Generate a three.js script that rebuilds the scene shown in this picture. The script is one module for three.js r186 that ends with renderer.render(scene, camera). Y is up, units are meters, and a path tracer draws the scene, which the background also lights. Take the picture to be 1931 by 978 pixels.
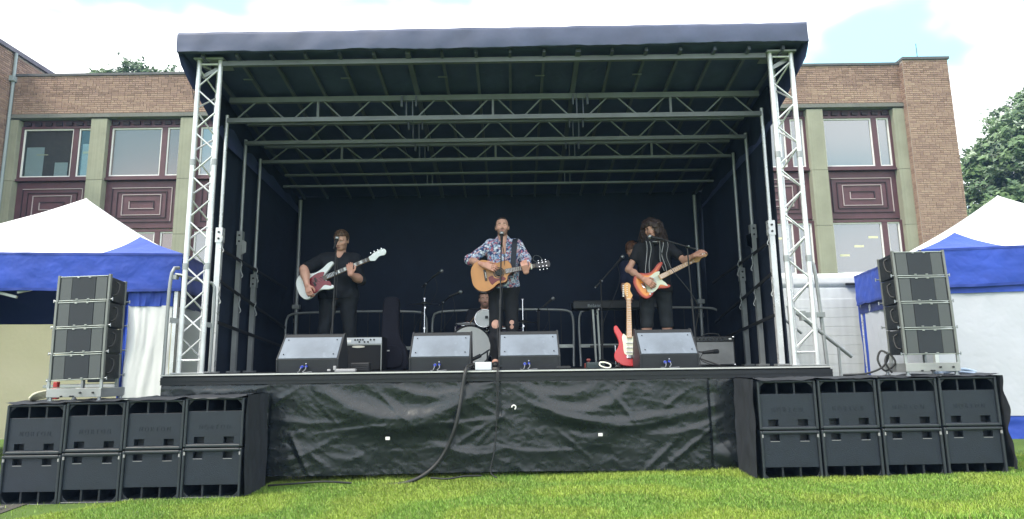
import * as THREE from 'three';
import { RoundedBoxGeometry } from 'three/addons/geometries/RoundedBoxGeometry.js';
import { ImprovedNoise } from 'three/addons/math/ImprovedNoise.js';
import { FontLoader } from 'three/addons/loaders/FontLoader.js';
import { TextGeometry } from 'three/addons/geometries/TextGeometry.js';

// ---------- camera, sky, sun, exposure ----------
const scene = new THREE.Scene();
const camera = new THREE.PerspectiveCamera(43.65, 1024 / 519, 0.1, 2000);
camera.position.set(0, 1.07, 0);
camera.rotation.order = 'YXZ';
camera.rotation.set(9.3 * Math.PI / 180, 0, -0.0134);
const renderer = new THREE.WebGLRenderer({ antialias: true });
renderer.toneMapping = THREE.LinearToneMapping;
renderer.toneMappingExposure = 2.6;
renderer.shadowMap.enabled = true;
scene.fog = new THREE.FogExp2(0xa0c8ff, 0.0011);

const noiseGen = new ImprovedNoise();
const nz = (x, y, z) => noiseGen.noise(x + 51.3, y + 17.7, z + 93.1);
function fbm(x, y, z, o = 4) { let s = 0, a = 0.5, f = 1; for (let i = 0; i < o; i++) { s += a * nz(x * f, y * f, z * f); f *= 2.03; a *= 0.5; } return s; }
function rng(seed) { let a = seed >>> 0; return () => { a = (a + 0x6D2B79F5) | 0; let t = Math.imul(a ^ (a >>> 15), 1 | a); t = (t + Math.imul(t ^ (t >>> 7), 61 | t)) ^ t; return ((t ^ (t >>> 14)) >>> 0) / 4294967296; }; }
const sstep = (a, b, x) => { const t = Math.min(1, Math.max(0, (x - a) / (b - a))); return t * t * (3 - 2 * t); };
const mixn = (a, b, t) => a + (b - a) * t;

{ // bright broken overcast with gaps of pale cyan, over the whole sphere
  const W = 1024, H = 512, d = new Float32Array(W * H * 4);
  for (let j = 0; j < H; j++) for (let i = 0; i < W; i++) {
    const ph = ((i + 0.5) / W - 0.5) * 2 * Math.PI, th = ((j + 0.5) / H - 0.5) * Math.PI;
    const x = Math.cos(th) * Math.cos(ph), y = Math.sin(th), z = Math.cos(th) * Math.sin(ph);
    let r, g, b;
    if (y > -0.02) {
      const k = 1 / (Math.max(y, 0) + 0.22), cx = x * k, cz = z * k;
      const n = fbm(cx * 1.25 + 3.1, 4.2, cz * 1.6 + 7.9, 6) + 0.22 * fbm(cx * 6, 2.2, cz * 6, 4);
      const gap = sstep(0.10, 0.27, n) ;
      const sh = 0.97 + 0.25 * fbm(cx * 2.1, 9.1, cz * 2.1, 4);
      const wr = 0.98 * sh, wg = 1.0 * sh, wb = 1.02 * sh;
      r = mixn(wr, 0.30, gap); g = mixn(wg, 0.62, gap); b = mixn(wb, 0.74, gap);
    } else { r = 0.12; g = 0.15; b = 0.07; }
    const o = (j * W + i) * 4; d[o] = r; d[o + 1] = g; d[o + 2] = b; d[o + 3] = 1;
  }
  const t = new THREE.DataTexture(d, W, H, THREE.RGBAFormat, THREE.FloatType);
  t.mapping = THREE.EquirectangularReflectionMapping; t.magFilter = THREE.LinearFilter; t.minFilter = THREE.LinearFilter; t.needsUpdate = true;
  scene.background = t; scene.environment = t;
}
const sun = new THREE.DirectionalLight(0xfff4e2, 1.5);
sun.position.set(-10, 16, 0); sun.target.position.set(0, 0, -7);
sun.castShadow = true; sun.shadow.radius = 24; sun.shadow.mapSize.set(2048, 2048);
Object.assign(sun.shadow.camera, { left: -30, right: 30, top: 30, bottom: -30, near: 0.5, far: 80 });
scene.add(sun, sun.target);

// ---------- helpers ----------
const V = (x, y, z) => new THREE.Vector3(x, y, z);
const OFF = new Map();
const used = {};
function numbered(n) { const k = used[n] = (used[n] ?? -1) + 1; return k ? n + '_' + String(k).padStart(3, '0') : n; }
function tag(o, label, category, group) { o.userData.label = label; if (category) o.userData.category = category; if (group) o.userData.group = group; return o; }
// a thing: a Group at its base; parts given in world coordinates (world = true) are moved into it
function thing(name, label, category, p, group, world = true, turn = 0) {
  const o = new THREE.Group(); o.name = numbered(name); o.position.set(...p); o.rotation.y = turn; scene.add(o);
  OFF.set(o, world ? V(...p) : V(0, 0, 0)); return tag(o, label, category, group);
}
function boxUV(g) {
  g = g.index ? g.toNonIndexed() : g;
  const p = g.attributes.position, n = p.count, uv = new Float32Array(n * 2);
  const a = V(), b = V(), c = V(), m = V();
  for (let i = 0; i < n; i += 3) {
    a.fromBufferAttribute(p, i); b.fromBufferAttribute(p, i + 1); c.fromBufferAttribute(p, i + 2);
    m.crossVectors(b.clone().sub(a), c.clone().sub(a));
    const ax = Math.abs(m.x), ay = Math.abs(m.y), az = Math.abs(m.z);
    for (let k = 0; k < 3; k++) { const q = [a, b, c][k], o = (i + k) * 2; if (az >= ax && az >= ay) { uv[o] = q.x; uv[o + 1] = q.y; } else if (ax >= ay) { uv[o] = q.z; uv[o + 1] = q.y; } else { uv[o] = q.x; uv[o + 1] = q.z; } }
  }
  g.setAttribute('uv', new THREE.BufferAttribute(uv, 2)); return g;
}
function merge(list) {
  list = list.flat(9).filter(Boolean).map(g => g.index ? g.toNonIndexed() : g);
  const n = list.reduce((s, g) => s + g.attributes.position.count, 0), hasC = list.some(g => g.attributes.color);
  const P = new Float32Array(n * 3), N = new Float32Array(n * 3), U = new Float32Array(n * 2), C = hasC ? new Float32Array(n * 3).fill(1) : null;
  let o = 0;
  for (const g of list) {
    P.set(g.attributes.position.array, o * 3); N.set(g.attributes.normal.array, o * 3);
    if (g.attributes.uv) U.set(g.attributes.uv.array, o * 2);
    if (hasC && g.attributes.color) C.set(g.attributes.color.array, o * 3);
    o += g.attributes.position.count;
  }
  const r = new THREE.BufferGeometry();
  r.setAttribute('position', new THREE.BufferAttribute(P, 3)); r.setAttribute('normal', new THREE.BufferAttribute(N, 3)); r.setAttribute('uv', new THREE.BufferAttribute(U, 2));
  if (hasC) r.setAttribute('color', new THREE.BufferAttribute(C, 3));
  return r;
}
function P(name, geo, mat, parent, o = {}) {
  let g = Array.isArray(geo) ? merge(geo) : geo;
  const off = OFF.get(parent);
  if (!o.keepUV) g = boxUV(g);
  if (off && off.lengthSq()) g = (o.keepUV ? g.clone() : g).translate(-off.x, -off.y, -off.z);
  const m = new THREE.Mesh(g, mat); m.name = name; m.castShadow = m.receiveShadow = true;
  (parent ?? scene).add(m); OFF.set(m, off ?? V(0, 0, 0));
  if (o.kind) m.userData.kind = o.kind;
  if (o.label) m.userData.label = o.label;
  return m;
}
function solo(name, label, category, geo, mat, group, o) { // a thing that is one mesh, origin at its base
  let g = Array.isArray(geo) ? merge(geo) : geo; g.computeBoundingBox(); const b = g.boundingBox, c = V((b.min.x + b.max.x) / 2, b.min.y, (b.min.z + b.max.z) / 2);
  const m = P(numbered(name), g.translate(-c.x, -c.y, -c.z), mat, undefined, o); m.position.copy(c); return tag(m, label, category, group);
}
const box = (w, h, d, x = 0, y = 0, z = 0) => new THREE.BoxGeometry(w, h, d).translate(x, y, z);
const rbox = (w, h, d, x = 0, y = 0, z = 0, r = 0.008) => new RoundedBoxGeometry(w, h, d, 2, Math.min(r, w / 2.1, h / 2.1, d / 2.1)).translate(x, y, z);
const bx = (x0, x1, y0, y1, z0, z1) => box(x1 - x0, y1 - y0, z1 - z0, (x0 + x1) / 2, (y0 + y1) / 2, (z0 + z1) / 2);
const UPV = V(0, 1, 0);
function cyl(a, b, r, r2 = r, seg = 10) {
  const d = b.clone().sub(a), L = d.length(), g = new THREE.CylinderGeometry(r2, r, L, seg);
  g.applyQuaternion(new THREE.Quaternion().setFromUnitVectors(UPV, d.normalize())); return g.translate((a.x + b.x) / 2, (a.y + b.y) / 2, (a.z + b.z) / 2);
}
function beam(a, b, w, h, up = UPV) { // rectangular bar, h along up
  const d = b.clone().sub(a), L = d.length(), z = d.clone().normalize(), x = V().crossVectors(up, z).normalize(), y = V().crossVectors(z, x);
  const g = new THREE.BoxGeometry(w, h, L); g.applyMatrix4(new THREE.Matrix4().makeBasis(x, y, z)); return g.translate((a.x + b.x) / 2, (a.y + b.y) / 2, (a.z + b.z) / 2);
}
function tube(pts, r, seg = 24, rad = 6, closed = false) { return new THREE.TubeGeometry(new THREE.CatmullRomCurve3(pts.map(p => Array.isArray(p) ? V(...p) : p), closed, 'centripetal'), seg, r, rad, closed); }
function sph(r, x, y, z, a = 12, b = 8) { return new THREE.SphereGeometry(r, a, b).translate(x, y, z); }
function sheet(nu, nv, f, keepUV) { // parametric grid, f(u, v) -> [x, y, z]
  const p = [], uv = [], idx = [];
  for (let j = 0; j <= nv; j++) for (let i = 0; i <= nu; i++) { p.push(...f(i / nu, j / nv)); uv.push(i / nu, j / nv); }
  for (let j = 0; j < nv; j++) for (let i = 0; i < nu; i++) { const a = j * (nu + 1) + i, b = a + 1, c = a + nu + 1, d = c + 1; idx.push(a, b, d, a, d, c); }
  const g = new THREE.BufferGeometry(); g.setAttribute('position', new THREE.Float32BufferAttribute(p, 3)); g.setAttribute('uv', new THREE.Float32BufferAttribute(uv, 2)); g.setIndex(idx); g.computeVertexNormals(); return g;
}
function extr(pts, d, bevel = 0, o = {}) { // outline in x, y, thickness along z from 0
  const s = new THREE.Shape(pts.map(p => new THREE.Vector2(p[0], p[1])));
  for (const h of o.holes ?? []) s.holes.push(new THREE.Path(h.map(p => new THREE.Vector2(p[0], p[1]))));
  const g = new THREE.ExtrudeGeometry(s, { depth: d - 2 * bevel, bevelEnabled: bevel > 0, bevelSize: bevel, bevelThickness: bevel, bevelSegments: o.bs ?? 2, bevelOffset: -bevel, steps: 1 }); return g.translate(0, 0, bevel);
}
function smooth(pts, n = 80) { const c = new THREE.CatmullRomCurve3(pts.map(p => V(p[0], p[1], 0)), true, 'centripetal'); return c.getPoints(n).slice(0, n).map(p => [p.x, p.y]); }

// ---------- textures and materials ----------
function tex(n, rep, f, srgb) {
  const d = new Uint8Array(n * n * 4);
  for (let j = 0; j < n; j++) for (let i = 0; i < n; i++) { const v = f(i / n, j / n), o = (j * n + i) * 4; for (let k = 0; k < 3; k++) d[o + k] = Math.max(0, Math.min(255, 255 * (Array.isArray(v) ? v[k] : v))); d[o + 3] = 255; }
  const t = new THREE.DataTexture(d, n, n); t.wrapS = t.wrapT = THREE.RepeatWrapping; t.magFilter = THREE.LinearFilter; t.minFilter = THREE.LinearMipmapLinearFilter; t.generateMipmaps = true;
  if (srgb) t.colorSpace = THREE.SRGBColorSpace; t.repeat.set(1 / rep, 1 / rep); t.needsUpdate = true; return t;
}
const TWO = Math.PI * 2;
const tn = (u, v, f, s = 0) => { const n = (a, b) => nz(a * f + s * 7.3, b * f + s * 3.1, s * 5.7); return (n(u, v) * (1 - u) * (1 - v) + n(u - 1, v) * u * (1 - v) + n(u, v - 1) * (1 - u) * v + n(u - 1, v - 1) * u * v) * 1.25; }; // tiling noise
const tfb = (u, v, f, s = 0) => tn(u, v, f, s) * 0.5 + tn(u, v, f * 2.1, s + 3) * 0.28 + tn(u, v, f * 4.3, s + 7) * 0.15 + tn(u, v, f * 9, s + 11) * 0.1;
const R1 = rng(11);
const T = {
  grain: tex(256, 0.35, () => 0.3 + 0.7 * R1()),
  carpet: tex(256, 0.25, (u, v) => 0.5 + 0.35 * (R1() - 0.5) + 0.6 * tn(u, v, 40, 5)),
  dirt: tex(512, 1.7, (u, v) => { const s = tn(u, v, 34, 8); return 0.88 + 0.36 * tfb(u, v, 6, 2) + (s > 0.42 ? 0.5 * (s - 0.42) : 0); }),
  streak: tex(512, 2.3, (u, v) => 0.9 + 0.3 * tfb(u * 1, v, 3, 9) + 0.14 * tn(u, 0.3, 40, 4)),
  rough: tex(512, 0.9, (u, v) => 0.8 + 0.6 * tfb(u, v, 8, 21)),
  cloth: tex(256, 0.8, (u, v) => 0.5 + 0.5 * tn(u, v, 4, 31) + 0.28 * (0.5 - Math.abs(tn(u, v, 7, 37))) + 0.10 * tn(u, v, 18, 41)),
  grille: tex(128, 0.02, (u, v) => { const a = Math.hypot((u * 4) % 1 - 0.5, (v * 4) % 1 - 0.5); return a < 0.3 ? 0.35 : 1; }),
};
function mat(c, rough = 0.8, metal = 0, o = {}) {
  const C = new THREE.Color().setRGB(c[0], c[1], c[2]);
  const m = o.phys ? new THREE.MeshPhysicalMaterial({ color: C, roughness: rough, metalness: metal }) : new THREE.MeshStandardMaterial({ color: C, roughness: rough, metalness: metal });
  const { phys, ...rest } = o; Object.assign(m, rest); if (o.side === undefined) m.side = THREE.DoubleSide; return m;
}
const M = {
  alu: mat([0.74, 0.75, 0.77], 0.40, 0.4, { map: T.dirt, roughnessMap: T.rough }),
  aluDull: mat([0.42, 0.45, 0.43], 0.5, 0.55, { map: T.dirt, roughnessMap: T.rough }),
  aluRoof: mat([0.20, 0.215, 0.235], 0.55, 0.3, { map: T.dirt }),
  purlin: mat([0.12, 0.13, 0.18], 0.6, 0.2, { map: T.dirt }),
  steel: mat([0.4, 0.42, 0.44], 0.35, 0.9, { map: T.dirt }),
  galv: mat([0.38, 0.4, 0.41], 0.5, 0.5, { map: T.dirt }),
  chrome: mat([0.8, 0.8, 0.82], 0.12, 1),
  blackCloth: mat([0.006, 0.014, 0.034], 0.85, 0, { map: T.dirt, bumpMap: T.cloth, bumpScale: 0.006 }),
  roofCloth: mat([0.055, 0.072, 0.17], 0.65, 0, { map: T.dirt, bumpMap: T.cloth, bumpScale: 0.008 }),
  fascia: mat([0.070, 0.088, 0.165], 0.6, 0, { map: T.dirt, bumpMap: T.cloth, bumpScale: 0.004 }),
  skirt: mat([0.009, 0.0125, 0.0150], 0.35, 0, { phys: true, clearcoat: 0.22, clearcoatRoughness: 0.22,  bumpMap: T.cloth, bumpScale: 0.008, roughnessMap: T.rough }),
  deck: mat([0.02, 0.022, 0.025], 0.95, 0, { map: T.dirt, bumpMap: T.grain, bumpScale: 0.001 }),
  subBox: mat([0.010, 0.014, 0.020], 0.62, 0, { map: T.dirt, bumpMap: T.carpet, bumpScale: 0.0015, roughnessMap: T.rough }),
  subPanel: mat([0.012, 0.019, 0.030], 0.55, 0, { map: T.dirt, bumpMap: T.carpet, bumpScale: 0.0012 }),
  subRim: mat([0.028, 0.035, 0.042], 0.5, 0, { map: T.dirt, roughnessMap: T.rough }),
  dark: mat([0.008, 0.009, 0.011], 0.85),
  black: mat([0.014, 0.015, 0.017], 0.5),
  blackGloss: mat([0.012, 0.012, 0.014], 0.2),
  rubber: mat([0.016, 0.017, 0.018], 0.55),
  drape: mat([0.022, 0.026, 0.034], 0.8, 0, { map: T.dirt, bumpMap: T.cloth, bumpScale: 0.006 }),
  wht: mat([0.75, 0.75, 0.73], 0.5),
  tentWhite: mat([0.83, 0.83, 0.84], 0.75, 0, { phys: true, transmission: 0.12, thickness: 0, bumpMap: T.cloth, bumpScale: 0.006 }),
  tentWhiteShade: mat([0.56, 0.58, 0.66], 0.75, 0, { phys: true, transmission: 0.15, thickness: 0, bumpMap: T.cloth, bumpScale: 0.007 }),  // white tent cloth for walls, their shade put into the colour
  tentBeige: mat([0.98, 0.86, 0.68], 1, 0, { phys: true, transmission: 0.85, thickness: 0, bumpMap: T.cloth, bumpScale: 0.006 }),
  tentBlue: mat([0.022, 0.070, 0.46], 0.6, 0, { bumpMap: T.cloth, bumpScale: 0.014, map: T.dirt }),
  tentBlueShade: mat([0.015, 0.03, 0.16], 0.7, 0, { bumpMap: T.cloth, bumpScale: 0.012 }),  // darker copy of the tent blue, shade painted into the colour
};
// ---------- ground ----------
const gy = (x, z) => 0.05 + 0.018 * Math.max(-7, Math.min(7, x)) + 0.012 * nz(x * 0.9, 3, z * 0.9);
{
  const R = 240, g = new THREE.PlaneGeometry(2, 2, 220, 220), p = g.attributes.position; g.rotateX(-Math.PI / 2);
  for (let i = 0; i < p.count; i++) { const f = t => Math.sign(t) * (Math.abs(t) * 7 + Math.pow(Math.abs(t), 5) * R); const x = f(p.getX(i)), z = f(p.getZ(i)) - 5; p.setXYZ(i, x, gy(x, z), z); }
  g.computeVertexNormals();
  const m = P('lawn', g, mat([0.15, 0.26, 0.04], 1, 0, { map: T.dirt, bumpMap: T.grain, bumpScale: 0.02 }), undefined);
  m.userData.kind = 'structure'; m.userData.label = 'mown green lawn in front of the stage';
}
{ // trodden bare strip with paving at the left corner
  const slabs = []; const r = rng(5);
  const base = P('paved_path', sheet(12, 12, (u, v) => { const x = -6.4 + 2.3 * u + 0.35 * (1 - v) * u, z = -3.6 - 2.2 * v; return [x, gy(x, z) + 0.006 + 0.004 * nz(x * 6, 1, z * 6), z]; }), mat([0.09, 0.085, 0.07], 0.95, 0, { map: T.dirt, bumpMap: T.grain, bumpScale: 0.004 }));
  base.userData.kind = 'structure';
  for (let i = 0; i < 5; i++) for (let j = 0; j < 4; j++) {
    const x = -6.2 + i * 0.46 + (r() - 0.5) * 0.02, z = -3.9 - j * 0.46;
    P('paving_slab', rbox(0.44, 0.05, 0.44, x, gy(x, z) - 0.002 + r() * 0.006, z, 0.01), M.slab ??= mat([0.22, 0.21, 0.19], 0.9, 0, { map: T.dirt, bumpMap: T.grain, bumpScale: 0.003 }), base);
  }
}
// ---------- brick buildings ----------
const BM = [[0.27, 0.175, 0.14], [0.33, 0.215, 0.175], [0.37, 0.245, 0.195], [0.40, 0.27, 0.215], [0.43, 0.295, 0.23], [0.46, 0.325, 0.25]].map(c => mat(c, 0.9, 0, { map: T.dirt, bumpMap: T.grain, bumpScale: 0.003 }));
const brickGeo = (w => boxUV(new THREE.BoxGeometry(w, 0.062, 0.03)));
const BG = [brickGeo(0.212), brickGeo(0.1)];
const mortar = mat([0.40, 0.35, 0.31], 0.95, 0, { map: T.dirt, bumpMap: T.grain, bumpScale: 0.003 });
const concrete = mat([0.30, 0.30, 0.235], 0.9, 0, { map: T.streak, bumpMap: T.grain, bumpScale: 0.003 });
const maroon = mat([0.10, 0.040, 0.052], 0.55, 0, { map: T.dirt });
const maroonDark = mat([0.028, 0.014, 0.018], 0.6);
const mouldPale = mat([0.40, 0.33, 0.35], 0.6), frameWhite = mat([0.74, 0.73, 0.74], 0.5);
// list of bricks of a wall patch: origin, along (unit), courses
function brickList(ox, oy, oz, ax, az, L, Hh, seed) {
  const r = rng(seed), out = [];
  for (let j = 0; j * 0.075 < Hh - 0.05; j++) {
    let s = (j % 2) * -0.112;
    while (s < L) { const hd = r() < 0.22 ? 1 : 0, w = hd ? 0.1 : 0.212; const a = Math.max(s, 0), b = Math.min(s + w, L); if (b - a > 0.04) out.push({ x: ox + ax * (a + b) / 2, y: oy + j * 0.075 + 0.04, z: oz + az * (a + b) / 2, sx: (b - a) / w, hd, m: Math.max(0, Math.min(5, Math.floor(2.9 + 3.6 * (r() - 0.5) + 2.0 * fbm(ox * 0.3 + s * 0.5, oy + j * 0.06, 2, 3) - (oy + j * 0.075 > 10.35 ? 1.2 : 0)))), o: (r() - 0.5) * 0.006, ry: Math.atan2(-az, ax) }); s += w + 0.012; }
  }
  return out;
}
function layBricks(parent, list, single) {
  const off = OFF.get(parent), nrm = b => [Math.sin(b.ry), Math.cos(b.ry)];
  list.slice(0, single).forEach(b => { const m = new THREE.Mesh(BG[b.hd], BM[b.m]); m.name = 'brick'; m.scale.x = b.sx; m.rotation.y = b.ry; const n = nrm(b); m.position.set(b.x + n[0] * b.o - off.x, b.y - off.y, b.z + n[1] * b.o - off.z); m.castShadow = m.receiveShadow = true; parent.add(m); });
  const rest = list.slice(single), col = new THREE.Color();
  for (const hd of [0, 1]) {
    const l = rest.filter(b => b.hd === hd); if (!l.length) continue;
    const im = new THREE.InstancedMesh(BG[hd], M.brickBase ??= mat([1, 1, 1], 0.9, 0, { map: T.dirt, bumpMap: T.grain, bumpScale: 0.003 }), l.length), d = new THREE.Object3D();
    im.name = hd ? 'brick_header_courses' : 'brick_courses'; im.userData.kind = 'stuff';
    l.forEach((b, i) => { const n = nrm(b); d.position.set(b.x + n[0] * b.o - off.x, b.y - off.y, b.z + n[1] * b.o - off.z); d.rotation.y = b.ry; d.scale.set(b.sx, 1, 1); d.updateMatrix(); im.setMatrixAt(i, d.matrix); im.setColorAt(i, BM[b.m].color); });
    parent.add(im);
  }
}
{
  const FZ = -21, bld = thing('brick_building', 'long brick building with maroon window panels and concrete piers behind the stage', 'building', [0, 0, -24]);
  P('wall', [bx(-17.05, 13.42, 0, 9.75, FZ - 8, FZ - 0.32), bx(-17.05, 13.42, 9.72, 11.12, FZ - 8, FZ + 0.0), bx(13.42, 14.95, 0, 11.2, FZ - 8, FZ + 0.22)], mortar, bld);
  P('coping', [bx(-17.08, 13.40, 11.12, 11.2, FZ - 8.05, FZ + 0.06), bx(13.40, 15.0, 11.2, 11.29, FZ - 8.05, FZ + 0.28)], mat([0.10, 0.10, 0.11], 0.7, 0, { map: T.dirt }), bld);
  P('string_course', bx(-17.0, 13.41, 9.60, 9.715, FZ - 0.3, FZ + 0.07), mat([0.16, 0.16, 0.15], 0.85, 0, { map: T.streak }), bld);
  P('lightning_rod', cyl(V(14.1, 11.25, FZ), V(14.1, 11.9, FZ), 0.012), M.black, bld);
  const pier = brickList(13.425, 4.2, FZ + 0.228, 1, 0, 1.52, 6.98, 3).reverse();
  const pierSide = brickList(13.412, 4.2, FZ + 0.2, 0, -1, 0.2, 6.9, 8);
  const par = [...brickList(-17.0, 9.76, FZ + 0.008, 1, 0, 9.6, 1.36, 4), ...brickList(6.4, 9.76, FZ + 0.008, 1, 0, 7.0, 1.36, 6), ...pierSide];
  layBricks(bld, [...pier, ...par], 300);
  // concrete piers
  const pc = [-17.0, -13.98, -10.94, -7.9, -4.85, -1.81, 1.23, 4.28, 7.32, 10.36, 13.22];
  pc.forEach((c, i) => { const w = i === 10 ? 0.38 : 0.54; let y = 0; for (const h of [1.85, 1.83, 1.83, 1.9, 2.15]) { P('concrete_pier', bx(c - w / 2, c + w / 2, y + 0.006, y + h - 0.006, FZ - 0.3, FZ + 0.03), concrete, bld); y += h; } });
  const pane = mat([0.27, 0.275, 0.275], 0.14, 0.9), paneDim = mat([0.24, 0.205, 0.195], 0.16, 0.85);
  const glass = mat([0.8, 0.85, 0.87], 0.02, 0, { phys: true, transmission: 1, thickness: 0, ior: 1.6 });
  const ringGeo = (x0, x1, y0, y1, t, d, z) => [bx(x0, x1, y1 - t, y1, z, z + d), bx(x0, x1, y0, y0 + t, z, z + d), bx(x0, x0 + t, y0 + t, y1 - t, z, z + d), bx(x1 - t, x1, y0 + t, y1 - t, z, z + d)];
  for (let i = 0; i < 10; i++) {
    if (i > 2 && i < 7) continue;
    const x0 = pc[i] + 0.27, x1 = pc[i + 1] - (i === 9 ? 0.19 : 0.27), Z = FZ - 0.22;
    // crenellated head band
    const band = P('window_head', [bx(x0, x1, 9.36, 9.6, FZ - 0.31, Z)], maroon, bld);
    for (let k = 0; k < 7; k++) { const w = (x1 - x0) / 7, c = x0 + w * (k + 0.5); P('dentil', bx(c - w * 0.3, c + w * 0.3, 9.40, 9.52, Z + 0.002, Z + 0.06), maroonDark, band); }
    for (const top of [9.36, 5.71]) {
      const f = P('window', [...ringGeo(x0, x1, top - 1.86, top, 0.075, 0.1, Z - 0.03), bx(x0 + 1.80 * (x1 - x0) / 2.5, x0 + 1.98 * (x1 - x0) / 2.5, top - 1.785, top - 0.075, Z - 0.03, Z + 0.06), bx(x0, x1, top - 1.93, top - 1.862, FZ - 0.3, Z + 0.13)], maroon, bld);
      const xm0 = x0 + 1.80 * (x1 - x0) / 2.5, xm1 = x0 + 1.98 * (x1 - x0) / 2.5, y0 = top - 1.785, y1 = top - 0.075;
      const inside = i < 1 && top > 9;
      for (const [a, b] of [[x0 + 0.075, xm0], [xm1, x1 - 0.075]]) {
        P('frame', ringGeo(a, b, y0, y1, 0.045, 0.035, Z - 0.005), frameWhite, f);
        P('pane', bx(a + 0.035, b - 0.035, y0 + 0.035, y1 - 0.035, Z - 0.012, Z - 0.004), inside ? glass : (i < 2 ? paneDim : pane), f);
      }
      if (inside) { // a dim room behind clear glass
        P('room_wall', [bx(x0 + 0.02, x1 - 0.02, y0, y1 + 0.05, Z - 0.09, Z - 0.085)], mat([0.05, 0.055, 0.06], 0.9), f);
        P('blind', [bx(x0 + 0.15, x0 + 0.75 - 0.2 * i, y0 + 0.03, y0 + 1.1, Z - 0.08, Z - 0.07), bx(x0 + 1.15, x0 + 1.6, y0 + 0.03, y0 + 0.55, Z - 0.08, Z - 0.07), bx(x0 + 2.05, x1 - 0.1, y0 + 0.03, y0 + 1.2, Z - 0.08, Z - 0.07)], mat([0.42, 0.48, 0.50], 0.8), f);
        P('lamp_or_reflection', [bx(xm1 + 0.12, x1 - 0.12, y1 - 0.86, y1 - 0.78, Z - 0.06, Z - 0.055), bx(x0 + 0.5, x0 + 0.9, y1 - 0.9, y1 - 0.87, Z - 0.06, Z - 0.055)], mat([0.6, 0.55, 0.35], 0.6), f);
      } else if (i > 6 && top < 9) P('lamp_or_reflection', [0, 1, 2].map(k => box(0.32, 0.07, 0.004, x0 + 0.42 + k * 0.5, y1 - 1.1 + k * 0.3, Z - 0.002).rotateZ(0)), mat([0.62, 0.6, 0.42], 0.5), f);  // pale slabs on the pane front: painted reflections of ceiling lights
    }
    for (const top of [7.40, 3.75]) {
      const s = P('spandrel_panel', [bx(x0, x1, top - 1.62, top, FZ - 0.31, Z - 0.01)], maroon, bld);
      const cx = (x0 + x1) / 2, cy = top - 0.82;
      [[1.02, 0.60, 0], [0.84, 0.46, 1], [0.66, 0.36, 0], [0.42, 0.14, 0]].forEach(([a, b, d], k) => {
        const g = ringGeo(cx - a, cx + a, cy - b, cy + b, 0.022, 0.03, Z - 0.008);
        P('moulding', [g[0], g[3]], d || k === 3 ? maroonDark : mouldPale, s); P('moulding', [g[1], g[2]], d || k === 0 ? maroonDark : mouldPale, s);
      });
    }
  }
  const wing = thing('brick_wing', 'taller brick wing at the left end of the long building', 'building', [-21, 0, -22]);
  P('wall', bx(-26, -17.12, 0, 11.95, -30, -18.2), mortar, wing);
  P('coping', bx(-26, -17.02, 11.95, 12.1, -30.1, -18.1), mat([0.13, 0.12, 0.16], 0.7, 0, { map: T.dirt }), wing);
  P('drainpipe', [cyl(V(-17.03, 4, -20.92), V(-17.03, 11.95, -20.92), 0.05), box(0.16, 0.18, 0.2, -17.03, 11.0, -20.9)], mat([0.28, 0.32, 0.35], 0.6), wing);
  layBricks(wing, [...brickList(-17.112, 4.2, -18.25, 0, -1, 2.7, 7.7, 21), ...brickList(-17.112, 11.2, -21.1, 0, -1, 2.2, 0.7, 22)], 0);
}
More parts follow.
